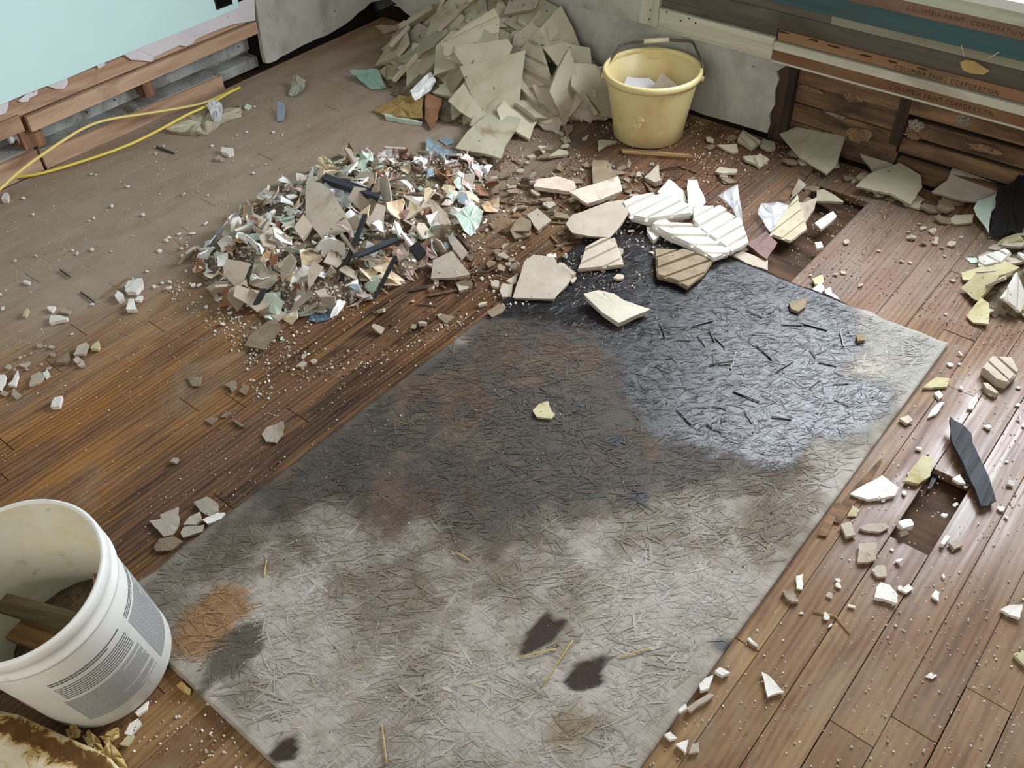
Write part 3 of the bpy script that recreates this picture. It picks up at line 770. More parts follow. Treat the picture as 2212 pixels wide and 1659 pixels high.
# ------------------------------------------------------------------ debris builders
def clip_half(poly, p, n):
    out = []
    for i in range(len(poly)):
        a, b = poly[i], poly[(i + 1) % len(poly)]
        da = (a[0] - p[0]) * n[0] + (a[1] - p[1]) * n[1]
        db = (b[0] - p[0]) * n[0] + (b[1] - p[1]) * n[1]
        if da >= 0: out.append(a)
        if da * db < 0:
            t = da / (da - db)
            out.append((a[0] + (b[0] - a[0]) * t, a[1] + (b[1] - a[1]) * t))
    return out
def frag_mesh(name, poly, thick, rough=0.04, sub=2, warp=0.0, ribs=None, curl=0.0, under=0.94):
    """broken slab: uneven broken edge, slightly uneven face; ribs=(angle, pitch) adds raised keys as left by lath"""
    a = sum(poly[i][0] * poly[(i + 1) % len(poly)][1] - poly[(i + 1) % len(poly)][0] * poly[i][1] for i in range(len(poly)))
    if a < 0: poly = poly[::-1]
    ring = []
    for i in range(len(poly)):
        p, q = poly[i], poly[(i + 1) % len(poly)]
        ln = math.hypot(q[0] - p[0], q[1] - p[1])
        nx_, ny_ = -(q[1] - p[1]), (q[0] - p[0])
        for k in range(sub):
            t = k / sub
            e = random.uniform(-rough, rough) if k else 0
            ring.append((p[0] + (q[0] - p[0]) * t + nx_ * e, p[1] + (q[1] - p[1]) * t + ny_ * e))
    cx_ = sum(p[0] for p in ring) / len(ring); cy_ = sum(p[1] for p in ring) / len(ring)
    n_ = len(ring)
    sz = max(max(abs(p[0] - cx_), abs(p[1] - cy_)) for p in ring) + 1e-6
    def zc(p): return curl * (((p[0] - cx_) / sz) ** 2) * sz
    V_, F_ = [], []
    for p in ring: V_.append((p[0], p[1], thick + zc(p) + random.uniform(-warp, warp)))
    for p in ring:
        s = under + random.uniform(-0.03, 0.03) if under < 1 else 1
        V_.append((cx_ + (p[0] - cx_) * s, cy_ + (p[1] - cy_) * s, zc(p)))
    mids = [((p[0] * 0.5 + cx_ * 0.5), (p[1] * 0.5 + cy_ * 0.5)) for p in ring[::2]]
    V_.append((cx_, cy_, thick + random.uniform(-warp, warp))); V_.append((cx_, cy_, 0))
    if warp > 0.0025:
        m0 = len(V_)
        for p in ring:
            s = random.uniform(0.35, 0.7)
            pz = (cx_ + (p[0] - cx_) * s, cy_ + (p[1] - cy_) * s)
            V_.append((pz[0], pz[1], thick + zc(pz) + random.uniform(-warp, warp)))
        for i in range(n_):
            j = (i + 1) % n_
            F_ += [(i, j, m0 + j), (i, m0 + j, m0 + i), (m0 + i, m0 + j, 2 * n_), (n_ + j, n_ + i, 2 * n_ + 1), (n_ + i, n_ + j, j, i)]
    else:
        for i in range(n_):
            j = (i + 1) % n_
            F_.append((i, j, 2 * n_)); F_.append((n_ + j, n_ + i, 2 * n_ + 1)); F_.append((n_ + i, n_ + j, j, i))
    if ribs:
        ang, pitch, hgt = ribs
        dx, dy = math.cos(ang), math.sin(ang)
        nn = (-dy, dx)
        prs = [(p[0] - cx_) * nn[0] + (p[1] - cy_) * nn[1] for p in ring]
        s = min(prs) - pitch * random.uniform(0, .5)
        while s < max(prs):
            w_ = pitch * random.uniform(0.80, 0.90)
            band = clip_half(poly, (cx_ + nn[0] * s, cy_ + nn[1] * s), nn)
            if len(band) > 2: band = clip_half(band, (cx_ + nn[0] * (s + w_), cy_ + nn[1] * (s + w_)), (-nn[0], -nn[1]))
            if len(band) > 2:
                bx_ = sum(p[0] for p in band) / len(band); by_ = sum(p[1] for p in band) / len(band)
                b0 = len(V_)
                for p in band: V_.append((p[0], p[1], thick * 0.8))
                hh = hgt * random.uniform(0.7, 1.2)
                for p in band: V_.append((bx_ + (p[0] - bx_) * 0.93, by_ + (p[1] - by_) * 0.93, thick + hh + random.uniform(-.001, .001)))
                k = len(band)
                V_.append((bx_, by_, thick + hh + 0.001))
                for i in range(k):
                    j = (i + 1) % k
                    F_.append((b0 + i, b0 + j, b0 + k + j, b0 + k + i)); F_.append((b0 + k + i, b0 + k + j, b0 + 2 * k))
            s += w_ + pitch * random.uniform(0.10, 0.28)
            if random.random() < 0.3: w_ *= 1.4
    return mesh(name, V_, F_)
def rand_poly(size, k=None, asp=None):
    k = k or random.randint(4, 6)
    asp = asp or random.uniform(0.5, 1.0)
    ang = sorted(random.uniform(0, 2 * math.pi) for _ in range(k))
    ang = [2 * math.pi * i / k + random.uniform(-0.5, 0.5) * 2 * math.pi / k for i in range(k)]
    return [(math.cos(a) * size * random.uniform(0.75, 1.15), math.sin(a) * size * asp * random.uniform(0.75, 1.15)) for a in ang]

def drop(o, z, sink=0.0):
    """set an object so that its lowest point lies at z"""
    mw = o.rotation_euler.to_matrix()
    sc = o.scale
    co_ = np.empty(len(o.data.vertices) * 3); o.data.vertices.foreach_get('co', co_)
    co_ = co_.reshape(-1, 3) * np.array(sc)
    zmin = (co_ @ np.array(mw).T)[:, 2].min()
    o.location.z = z - zmin - sink

def surf(x, y):
    return 0.0128 if (OX0 < x < OX1 and OY0 < y < OY1) else 0.001

def slab(name, pts, thick, mat, label, cat='plaster', ribs=None, tilt=(0, 0), z=None, rough=0.03, sub=3, group=None, warp=0.0006, curl=0.0, under=0.94):
    c0 = np.mean([at(*p) for p in pts], 0)
    z0 = surf(c0[0], c0[1]) if z is None else z
    W_ = [at(p[0], p[1], z0 + thick) for p in pts]
    c_ = np.mean(W_, 0)
    poly_ = [(q_[0] - c_[0], q_[1] - c_[1]) for q_ in W_]
    me_ = frag_mesh(name, poly_, thick, rough, sub, warp, ribs, curl, under)
    o_ = link(name, me_, mat)
    o_.location = (c_[0], c_[1], z0)
    o_.rotation_euler = (R(tilt[0]), R(tilt[1]), 0)
    drop(o_, z0 - 0.0008)
    if label: tag(o_, label, cat, group)
    return o_
def C6(*p): return crop(900, 300, K, p)
def C7(*p): return crop(1300, 350, K, p)
def C2(*p): return crop(560, 0, K, p)
def C4(*p): return crop(1592, 0, K, p)
def C5(*p): return crop(350, 300, K, p)
def C8(*p): return crop(1752, 400, K, p)
def CR(*p): return crop(1592, 750, K, p)
def CS(*p): return crop(1592, 1194, K, p)
def CM(*p): return crop(1000, 1194, K, p)
def CL(*p): return crop(0, 550, K, p)
def CP(*p): return crop(0, 1040, 2.681, p)

BD = R(90)   # direction of the lath keys on the slabs by the window
# ------------------------------------------------------------------ heaps: surfaces that the loose pieces rest on
MID = ground([(400, 590), (470, 500), (560, 440), (700, 370), (760, 340), (900, 345), (1030, 340), (1060, 400), (1050, 480), (960, 540), (900, 600), (800, 640), (700, 690), (600, 680), (480, 650)])
RGT = ground([(2085, 640), (2110, 585), (2150, 540), (2240, 500), (2330, 560), (2330, 700), (2200, 695), (2110, 690)])
def heap_back(x, y):
    r_ = math.hypot((x + 2.30) / 0.56, (y - 2.82) / 0.62)
    return max(0.0, 0.36 * (1 - r_))
def poly_heap(P, poly, slope, cap):
    s_ = float(seg_sd(np.array([P]), poly)[0])
    return max(0.0, min(cap, s_ * slope))
def heap_mid(x, y): return poly_heap((x, y), MID, 0.55, 0.085)
def heap_right(x, y): return poly_heap((x, y), RGT, 0.6, 0.09)

def mound(name, hf, x0, x1, y0, y1, step, mat, label, k=0.75):
    xs, ys = np.arange(x0, x1, step), np.arange(y0, y1, step)
    V_, idx, F_ = [], {}, []
    for i, xx_ in enumerate(xs):
        for j, yy_ in enumerate(ys):
            h_ = hf(xx_, yy_)
            if h_ > 0.004:
                idx[(i, j)] = len(V_)
                V_.append((xx_, yy_, max(0.0, h_ * k + mnoise.noise((xx_ * 30, yy_ * 30, 1)) * 0.012 - 0.004)))
    for (i, j), a in idx.items():
        if (i + 1, j) in idx and (i, j + 1) in idx and (i + 1, j + 1) in idx:
            F_.append((a, idx[(i + 1, j)], idx[(i + 1, j + 1)], idx[(i, j + 1)]))
    o_ = link(name, mesh(name, V_, F_), mat)
    tag(o_, label, 'rubble', kind='stuff')
    return o_
RUB = mat_mottled('rubble_dust', lin(108, 94, 76), lin(150, 136, 114), 40, 0.95, lin(60, 48, 38), 0.60, 0.0, bump=0.8)
mound('plaster_rubble', heap_back, -3.0, -1.7, 2.15, 2.808, 0.02, RUB, 'plaster dust and rubble under the heap of grey slabs in the corner')
mound('paint_rubble', heap_mid, -2.5, -1.4, 0.9, 2.15, 0.015, RUB, 'brown rubble under the pile of mixed paint and plaster scraps', 0.8)
mound('slab_rubble', heap_right, -0.6, 0.3, 2.1, 2.78, 0.015, RUB, 'rubble under the stacked white slabs by the rotted planks', 0.8)

def normal_of(hf, x, y, e=0.02):
    gx_ = (hf(x + e, y) - hf(x - e, y)) / (2 * e); gy_ = (hf(x, y + e) - hf(x, y - e)) / (2 * e)
    return Vector((-gx_, -gy_, 1)).normalized()
def place(me, name, x, y, z, nrm, tilt, mat_scale=1.0, label=None, cat=None, group=None):
    o_ = link(name, me)
    q_ = Vector((0, 0, 1)).rotation_difference(nrm)
    e_ = Euler((random.gauss(0, tilt), random.gauss(0, tilt), 0)).to_quaternion()
    sp = Euler((0, 0, random.uniform(0, 2 * math.pi))).to_quaternion()
    o_.rotation_euler = (q_ @ e_ @ sp).to_euler()
    o_.scale = (mat_scale,) * 3
    o_.location = (x, y, z)
    if label: tag(o_, label, cat, group)
    return o_
def variants(name, n_, size, thick, mat, **kw):
    out = []
    for _ in range(n_):
        k_ = dict(kw)
        if 'ribs' in k_: k_['ribs'] = (random.uniform(-0.2, 0.2), k_['ribs'], 0.004)
        me_ = frag_mesh(name, rand_poly(size, asp=random.uniform(0.5, 0.95)), thick, **k_)
        me_.materials.append(mat)
        out.append(me_)
    return out

def near(marks, x, y):
    q_ = to_px((x, y, 0.0))
    return min(marks, key=lambda m_: math.hypot(q_[0] - m_[0], q_[1] - m_[1]))[2]
def sized(s_, lo_, hi_):
    return 'small ' if s_ < lo_ + (hi_ - lo_) * 0.33 else ('large ' if s_ > lo_ + (hi_ - lo_) * 0.7 else '')
HEAP_MARKS = [(1080, 40, 'near its top by the yellow stained slab'), (930, 60, 'on the flank facing the mint wall'), (1240, 180, 'on the flank facing the yellow bucket'), (1150, 120, 'below the yellow stained slab'),
              (1060, 240, 'behind the big flat grey slab'), (930, 190, 'above the ochre wallpaper scrap'), (1180, 40, 'against the window wall')]
PILE_MARKS = [(760, 400, 'near the thick black slat'), (760, 540, 'near the leaning dark stick'), (700, 470, 'near the cracked olive slab'), (650, 640, 'near the pale mint flaking piece'), (1010, 470, 'near the bright mint crumpled flake'),
              (960, 380, 'below the slate blue strip'), (440, 560, 'at the tip with the twig'), (880, 590, 'near the brown stained slab'), (790, 340, 'near the cream folded paper'), (560, 480, 'near the white folded flake'), (870, 500, 'near the black square block'), (540, 600, 'near the four cornered slab')]
# --- corner heap
V_back = {
    'smooth': variants('plaster_slab', 12, 0.085, 0.010, PL_GREY, rough=0.05, warp=0.0008),
    'ribbed': variants('plaster_slab', 8, 0.085, 0.010, PL_GREY, rough=0.05, ribs=0.032),
    'beige': variants('plaster_slab', 8, 0.080, 0.010, PL_BEIGE, rough=0.05, warp=0.0008),
    'yellow': variants('plaster_slab', 3, 0.10, 0.008, PL_YELLOW, rough=0.05, warp=0.001)}
LB = {'smooth': 'smooth grey plaster slab in the heap in the corner', 'ribbed': 'grey plaster slab with lath ridges in the heap in the corner',
      'beige': 'beige plaster slab in the heap in the corner', 'yellow': 'yellowed plaster slab in the heap in the corner'}
cnt = 0
while cnt < 230:
    xx_, yy_ = random.uniform(-2.95, -1.76), random.uniform(2.2, 2.76)
    h_ = heap_back(xx_, yy_)
    u_ = to_px((xx_, yy_, h_ * 0.8))
    if h_ < 0.002 or (u_[0] < 985 and u_[1] > 150): continue
    kd = random.choices(['smooth', 'ribbed', 'beige', 'yellow'], [0.55, 0.14, 0.30, 0.01])[0]
    me_ = random.choice(V_back[kd])
    lay_ = random.random()
    sc_ = random.uniform(0.6, 1.65)
    o_ = place(me_, 'plaster_slab', xx_, yy_, 0, normal_of(heap_back, xx_, yy_), 0.25, sc_, sized(sc_, .6, 1.65) + LB[kd].replace('the heap in the corner', 'the corner heap, ') + near(HEAP_MARKS, xx_, yy_), 'plaster', LB[kd].replace('slab', 'slabs'))
    drop(o_, max(0.0, h_ * (0.75 + 0.25 * lay_) - 0.045))
    # keep clear of the walls
    mw_ = o_.rotation_euler.to_matrix()
    ex = max(abs((mw_ @ Vector((v.co.x, v.co.y, v.co.z))).y) for v in me_.vertices) * o_.scale[0]
    if o_.location.y + ex > 2.805: o_.location.y = 2.805 - ex
    cnt += 1

# --- the mixed pile
def flake(name, size, mat, curl=0.5, n_=6, asp=None):
    out = []
    for _ in range(n_):
        me_ = frag_mesh(name, rand_poly(size, asp=asp or random.uniform(0.35, 0.9)), 0.0014, 0.08, 2, 0.002, None, random.uniform(-curl, curl), 1.0)
        me_.materials.append(mat)
        out.append(me_)
    return out
def stick(name, ln, wd, th, mat, n_=4):
    out = []
    for _ in range(n_):
        w0, w1 = wd * random.uniform(.5, 1), wd * random.uniform(.3, 1)
        pl = [(-w0 / 2, -ln / 2), (w0 / 2, -ln / 2 + random.uniform(0, .2) * wd), (w1 / 2, ln / 2), (-w1 / 2, ln / 2 - random.uniform(0, .8) * wd)]
        me_ = frag_mesh(name, pl, th, 0.02, 2, 0.0006)
        me_.materials.append(mat)
        out.append(me_)
    return out
PILE = [
    ('paint_flake', flake('paint_flake', 0.034, FL_WHITE, 0.6, 10), 125, 'curled white paint flake in the mixed pile of scraps', 'paint flake'),
    ('paint_flake', flake('paint_flake', 0.034, FL_MINT, 0.5, 8), 52, 'mint green paint flake in the mixed pile of scraps', 'paint flake'),
    ('paper_scrap', flake('paper_scrap', 0.036, FL_CREAM, 0.8, 8), 60, 'cream torn paper scrap in the mixed pile of scraps', 'paper'),
    ('paper_scrap', flake('paper_scrap', 0.034, FL_PINK, 0.9, 10, 0.35), 75, 'pinkish shredded paper strip in the mixed pile of scraps', 'paper'),
    ('paper_scrap', flake('paper_scrap', 0.040, FL_BROWN, 0.7, 8), 32, 'brown paper scrap in the mixed pile of scraps', 'paper'),
    ('paint_flake', flake('paint_flake', 0.036, FL_BLUE, 0.4, 4), 12, 'blue grey paint flake in the mixed pile of scraps', 'paint flake'),
    ('plaster_fragment', variants('plaster_fragment', 10, 0.042, 0.007, PL_BEIGE, rough=0.05), 80, 'beige plaster fragment in the mixed pile of scraps', 'plaster'),
    ('plaster_fragment', variants('plaster_fragment', 6, 0.034, 0.007, PL_WHITE, rough=0.05), 40, 'white plaster fragment in the mixed pile of scraps', 'plaster'),
    ('wood_splinter', stick('wood_splinter', 0.07, 0.008, 0.004, WD_SPLINT, 6), 40, 'pale wood splinter in the mixed pile of scraps', 'wood'),
]
mx0, mx1 = min(p[0] for p in MID), max(p[0] for p in MID)
my0, my1 = min(p[1] for p in MID), max(p[1] for p in MID)
for nm, vs_, num, lb, cat in PILE:
    c_ = 0
    while c_ < num:
        xx_, yy_ = random.uniform(mx0 - .02, mx1 + .02), random.uniform(my0 - .02, my1 + .02)
        s_ = float(seg_sd(np.array([(xx_, yy_)]), MID)[0])
        if s_ < -0.012: continue
        u_ = to_px((xx_, yy_, 0))
        # shredded pink paper and white flakes gather to the window side, mint and beige to the other
        if 'pinkish' in lb and u_[0] < 820 and random.random() < 0.8: continue
        if 'mint' in lb and u_[0] > 860 and random.random() < 0.6: continue
        if 'beige' in lb and u_[0] > 860 and random.random() < 0.7: continue
        h_ = heap_mid(xx_, yy_)
        sc_ = random.uniform(0.5, 1.25)
        o_ = place(random.choice(vs_), nm, xx_, yy_, 0, normal_of(heap_mid, xx_, yy_), 0.55, sc_, sized(sc_, .5, 1.25) + lb.replace('mixed pile of scraps', 'mixed scrap pile ') + near(PILE_MARKS, xx_, yy_), cat, lb.replace(' in the', 's in the', 1))
        drop(o_, max(0.001, h_ * 0.8 - 0.006 + random.uniform(0, 0.012) * (h_ > 0.02)))
        c_ += 1

# ------------------------------------------------------------------ larger single slabs, each with its own look
slab('plaster_slab', C6((1150, 650), (1200, 590), (1320, 560), (1480, 515), (1600, 510), (1640, 600), (1560, 710), (1490, 775), (1340, 755), (1200, 720)), 0.012, PL_BEIGE, 'broad smooth beige plaster slab with rounded left end, against the white ribbed slabs', tilt=(5, -3), z=0.022, rough=0.015)
slab('plaster_slab', C6((740, 1220), (780, 1110), (830, 970), (900, 925), (1060, 940), (1090, 990), (1210, 1050), (1180, 1110), (1060, 1230)), 0.012, PL_BEIGE, 'smooth beige plaster slab lying on the edge of the black wet patch', tilt=(4, 3), rough=0.012)
slab('plaster_fragment', C6((1095, 990), (1130, 960), (1230, 1030), (1205, 1050)), 0.014, PL_BEIGE, 'small beige wedge of plaster touching the smooth slab on the wet patch', z=0.02)
slab('plaster_slab', C6((1240, 1010), (1300, 860), (1420, 800), (1530, 790), (1600, 990), (1450, 1000)), 0.010, PL_BEIGE, 'beige plaster slab with two lath grooves on the wet board', ribs=(R(72), 0.045, 0.007), tilt=(4, 0), rough=0.015)
slab('plaster_slab', C6((1285, 1215), (1400, 1190), (1520, 1215), (1600, 1260), (1800, 1320), (1680, 1365), (1560, 1410), (1430, 1340)), 0.020, PL_RUST, 'rust stained pointed plaster slab alone on the black wet board', tilt=(6, 4), rough=0.015)
slab('plaster_slab', C7((405, 690), (640, 690), (860, 760), (790, 870), (660, 980), (560, 930), (420, 900)), 0.012, PL_BROWN, 'brownish ribbed plaster slab partly crumbled on the black wet board', ribs=(R(70), 0.042, 0.007), tilt=(-2, 2), rough=0.02)
slab('plaster_slab', C7((165, 330), (250, 290), (420, 270), (530, 290), (680, 380), (690, 440), (350, 465), (215, 430)), 0.016, PL_WHITE, 'bright white ribbed plaster slab beside the broad smooth beige slab', ribs=(R(72), 0.040, 0.010), tilt=(4, -3), z=0.03, rough=0.02)
slab('plaster_slab', C7((380, 510), (470, 455), (500, 550), (690, 510), (830, 590), (1000, 690), (980, 710), (860, 755), (660, 640), (480, 570)), 0.018, PL_WHITE, 'long bright white plaster slab with a notched end above the black board', ribs=(R(35), 0.040, 0.010), tilt=(3, 2), z=0.014, rough=0.02)
slab('plaster_slab', C7((690, 400), (910, 390), (1070, 480), (1130, 630), (1000, 700), (830, 600), (700, 510)), 0.014, PL_WHITE, 'large bright white ribbed slab with clear plastic lying against it', ribs=(R(78), 0.035, 0.010), tilt=(3, 5), z=0.022, rough=0.025)
slab('plaster_fragment', C7((430, 235), (520, 165), (630, 240), (655, 310), (530, 290)), 0.010, PL_WHITE, 'white plaster fragment with a pointed top behind the bright ribbed slab', tilt=(14, 0), z=0.02)
slab('plaster_fragment', C7((650, 210), (720, 205), (800, 330), (760, 370), (690, 400), (660, 330)), 0.010, PL_WHITE, 'narrow white plaster fragment leaning between the bright ribbed slabs', tilt=(12, 10), z=0.02)
slab('plaster_fragment', C7((345, 480), (400, 470), (450, 560), (400, 600), (350, 530)), 0.016, PL_WHITE, 'white plaster chunk under the notch of the long white slab', z=0.013)
slab('plaster_slab', C6((930, 320), (1080, 300), (1210, 330), (1230, 380), (1170, 400), (900, 370)), 0.016, PL_PINK, 'pinkish white plaster slab with a thick broken edge near the yellow bucket', tilt=(4, 4), z=0.012)
slab('plaster_slab', C6((1180, 400), (1560, 335), (1590, 440), (1320, 500), (1190, 410)), 0.016, PL_PINK, 'wide cream plaster slab with worn face near the dark red board', tilt=(8, -4), z=0.02)
slab('plaster_fragment', C6((1360, 180), (1470, 190), (1560, 320), (1360, 345)), 0.014, PL_BROWN, 'brown backed plaster block next to the bare red brown board', tilt=(6, 0))
slab('plaster_fragment', C6((1760, 290), (1870, 200), (1890, 330), (1840, 340)), 0.018, PL_BEIGE, 'thick beige plaster lump below the yellow bucket', tilt=(4, -6))
slab('plaster_slab', C6((110, 1070), (130, 940), (280, 890), (330, 960), (420, 1070), (300, 1080)), 0.010, PL_BEIGE, 'smooth beige slab with a brown stained corner at the foot of the mixed pile', tilt=(7, -3), z=0.012, rough=0.02)
slab('plaster_fragment', C6((270, 790), (330, 830), (400, 890), (350, 930), (280, 870)), 0.008, PL_BEIGE, 'beige triangular plaster fragment standing at the foot of the mixed pile', tilt=(20, 12), z=0.012)
slab('plaster_fragment', C6((850, 610), (930, 570), (1040, 640), (940, 700)), 0.012, PL_BEIGE, 'grey beige fragment propped among splinters next to the broad smooth slab', tilt=(10, 8))
slab('plaster_fragment', C6((720, 710), (800, 620), (880, 650), (880, 740), (760, 765)), 0.012, PL_BROWN, 'brown crumbly plaster fragment among the splinters', tilt=(6, 6))
slab('plaster_fragment', C6((640, 1170), (660, 1120), (740, 1125), (730, 1215), (660, 1215)), 0.012, PL_BEIGE, 'squarish beige fragment beside the smooth slab on the wet patch', tilt=(3, 3))
slab('plaster_fragment', C6((690, 1090), (780, 1030), (770, 1100), (740, 1120)), 0.009, PL_BEIGE, 'small beige fragment tucked behind the smooth slab on the wet patch')
slab('plaster_fragment', C6((85, 440), (150, 500), (240, 600), (275, 690), (180, 660), (130, 620)), 0.007, PL_PINK, 'pinkish pointed plaster sliver on the mixed pile', tilt=(22, -12), z=0.06)
slab('plaster_fragment', C6((300, 1100), (380, 1090), (400, 1150), (330, 1170)), 0.010, PL_BEIGE, 'pale fragment just below the brown stained slab at the pile foot')
slab('plaster_fragment', C6((540, 1330), (640, 1270), (690, 1290), (650, 1340), (580, 1370)), 0.006, PL_BROWN, 'flat dusty plaster fragment on the dark damp floorboards')
slab('plaster_fragment', C6((160, 1370), (200, 1345), (300, 1370), (230, 1420)), 0.006, PL_BROWN, 'small flat dusty plaster piece on the amber floorboards')
slab('plaster_fragment', C6((1000, 890), (1070, 870), (1080, 910), (1010, 920)), 0.006, PL_PINK, 'small pale piece between the wet boards and smooth slab')
# window side
slab('plaster_slab', C4((330, 1045), (420, 1030), (590, 1005), (700, 1070), (830, 1140), (760, 1300), (690, 1340), (560, 1260), (470, 1200)), 0.012, PL_GREY, 'large grey plaster slab leaning at the foot of the rotted planks', ribs=(R(75), 0.055, 0.002), tilt=(14, -6), z=0.01, rough=0.012)
slab('plaster_slab', C4((910, 1450), (1010, 1380), (1230, 1320), (1400, 1400), (1420, 1470), (1340, 1570), (1180, 1500)), 0.010, PL_GREY, 'flat grey plaster slab with a dark notch below the rotted planks', tilt=(10, 4), z=0.012, rough=0.02)
slab('plaster_slab', C4((1500, 1480), (1610, 1420), (1640, 1350), (1800, 1385), (2080, 1460), (1940, 1560), (1750, 1540)), 0.010, PL_BEIGE, 'broad beige plaster slab against the rotted planks beside the black scrap', tilt=(12, 4), z=0.02, rough=0.02)
slab('plaster_fragment', C4((940, 1200), (1080, 1210), (1220, 1300), (1100, 1350), (1040, 1310)), 0.010, PL_GREY, 'crumbling grey plaster fragment between the two slabs at the planks', tilt=(10, 0))
slab('plaster_fragment', C7((1290, 560), (1420, 400), (1500, 310), (1580, 540), (1450, 615)), 0.010, PL_GREY, 'grey ribbed plaster piece over the gap in the floorboards', ribs=(R(80), 0.035, 0.004), tilt=(8, 0), z=0.004)
slab('plaster_fragment', C7((1490, 310), (1560, 330), (1655, 310), (1640, 380), (1560, 470)), 0.008, PL_BEIGE, 'beige plaster piece leaning on the grey ribbed one over the gap', tilt=(10, -8), z=0.02)
slab('plaster_fragment', C7((1640, 470), (1780, 390), (1810, 425), (1760, 470), (1690, 515)), 0.010, PL_WHITE, 'pale elongated chip on the reddish boards next to the gap', tilt=(4, 0))
slab('plaster_fragment', C7((1450, 290), (1480, 210), (1510, 150), (1570, 190), (1520, 240)), 0.008, PL_BEIGE, 'pale triangular chip beneath the large leaning grey slab', tilt=(6, 6))
slab('plaster_fragment', C7((1640, 620), (1690, 610), (1710, 650), (1660, 665)), 0.010, PL_WHITE, 'white cube shaped chip at the end of the floor gap')
slab('plaster_fragment', C7((1000, 720), (1080, 700), (1280, 760), (1280, 830), (1130, 790)), 0.008, PL_BEIGE, 'dusty torn piece at the far edge of the strand board sheet', tilt=(3, 3))
slab('floorboard_offcut', C7((1110, 640), (1260, 545), (1350, 620), (1270, 745), (1180, 690)), 0.016, mat_wood('red_brown_wet_wood', lin(112, 80, 72), lin(70, 44, 40), 1, 40, 12, 0.4, 0.4, 0.05), 'broken reddish floorboard end beside the gap in the floor', 'wood', tilt=(0, 6), z=0.003)
for i, (pts, m_) in enumerate(((C7((1620, 980), (1690, 930), (1720, 980), (1690, 1005)), PL_WHITE), (C7((1720, 985), (1760, 965), (1780, 1010), (1730, 1015)), PL_WHITE), (C7((1700, 1010), (1790, 1015), (1835, 1055), (1760, 1040)), PL_WHITE), (C7((1620, 900), (1700, 870), (1710, 930), (1650, 940)), PL_YELLOW))):
    slab('plaster_chip', pts, 0.010, m_, ['white rounded chip at the far edge of the strand board', 'small white chip leaning by the rounded one at the board edge', 'long white chip lying on the far board edge', 'yellowish chip just behind the white ones at the board edge'][i], tilt=(5, 0))
# corner heap, front
slab('plaster_slab', C2((1510, 1140), (1600, 1040), (1790, 905), (2020, 960), (1900, 1130), (1860, 1215), (1770, 1190)), 0.014, PL_GREY, 'big smooth grey slab lying flat in front of the corner heap', tilt=(6, 2), z=0.02, rough=0.01)
slab('plaster_slab', C2((1770, 900), (1800, 700), (1880, 720), (1930, 820), (1960, 930)), 0.010, PL_GREY, 'upright grey slab leaning on the front of the corner heap', tilt=(30, 5), z=0.03, rough=0.015)
slab('plaster_slab', C2((1470, 790), (1560, 720), (1600, 790), (1630, 860), (1480, 915)), 0.010, PL_GREY, 'dull grey slab propped behind the big flat grey slab', tilt=(18, -8), z=0.02)
slab('plaster_slab', C2((1650, 110), (1890, 110), (1900, 190), (1850, 260), (1860, 340), (1760, 320), (1680, 230)), 0.010, PL_YELLOW, 'yellow stained slab high on the corner heap', tilt=(26, 4), z=0.17)
slab('paper_scrap', C2((1160, 720), (1330, 630), (1370, 680), (1320, 730), (1200, 775)), 0.004, FL_WHITE, 'bright white crumpled scrap at the edge of the corner heap', 'paper', tilt=(16, 6), z=0.05, warp=0.006)
slab('paper_scrap', C2((880, 840), (1000, 800), (1090, 780), (1280, 800), (1270, 940), (1120, 920), (960, 890)), 0.010, mat_mottled('brown_yellow_paper', lin(150, 122, 72), lin(176, 148, 98), 16, .8, lin(90, 70, 40), .68, 0, dirt=lin(132, 96, 52)), 'ochre folded wallpaper scrap with a mint edge in front of the heap', 'paper', tilt=(12, -4), warp=0.006)
slab('paper_scrap', C2((960, 870), (1120, 905), (1260, 940), (1130, 925), (970, 895)), 0.016, FL_MINT, 'thin mint strip along the ochre wallpaper scrap', 'paper')
slab('paper_scrap', C2((1280, 930), (1300, 800), (1420, 830), (1380, 930), (1320, 985)), 0.012, FL_BROWN, 'dark brown scrap beside the ochre wallpaper', 'paper', tilt=(14, 6))
slab('paint_flake', C2((700, 590), (800, 585), (920, 580), (985, 680), (870, 690), (780, 640)), 0.004, mat_mottled('sea_green_paint', lin(132, 160, 146), lin(156, 180, 164), 16, .6, lin(100, 110, 96), .7, 0), 'sea green paint flake alone on the dusty floor near the heap', 'paint flake', tilt=(10, 8), warp=0.004)
slab('paint_flake', C2((1280, 1160), (1290, 1060), (1340, 1070), (1330, 1150), (1540, 1160), (1700, 1190), (1550, 1205), (1300, 1185)), 0.006, FL_BLUE, 'slate blue folded strip under the big flat grey slab', 'paint flake', z=0.012, warp=0.003)
slab('paint_flake', C2((1380, 1070), (1490, 1060), (1500, 1100), (1440, 1120)), 0.004, FL_BLUE, 'short slate blue flake above the folded strip', 'paint flake')
slab('paper_scrap', C2((230, 740), (270, 650), (300, 640), (370, 660), (350, 710), (270, 745)), 0.003, mat_mottled('grey_green_paper', lin(146, 148, 130), lin(164, 164, 146), 18, .8, var=0), 'grey green paper scrap on the dusty floor by the mint wall', 'paper', tilt=(14, 10), warp=0.005)
slab('paint_flake', C2((130, 930), (160, 820), (220, 850), (185, 940)), 0.004, mat_mottled('pale_blue_paint', lin(148, 158, 176), lin(164, 172, 188), 18, .6, var=0), 'pale blue paint flake propped on the dusty floor by the mint wall', 'paint flake', tilt=(26, -8))
slab('plaster_fragment', C2((890, 200), (960, 195), (1060, 205), (1190, 165), (1060, 225), (950, 245)), 0.010, PL_GREY, 'long thin plaster strip by the hole in the wall corner', tilt=(4, 0))
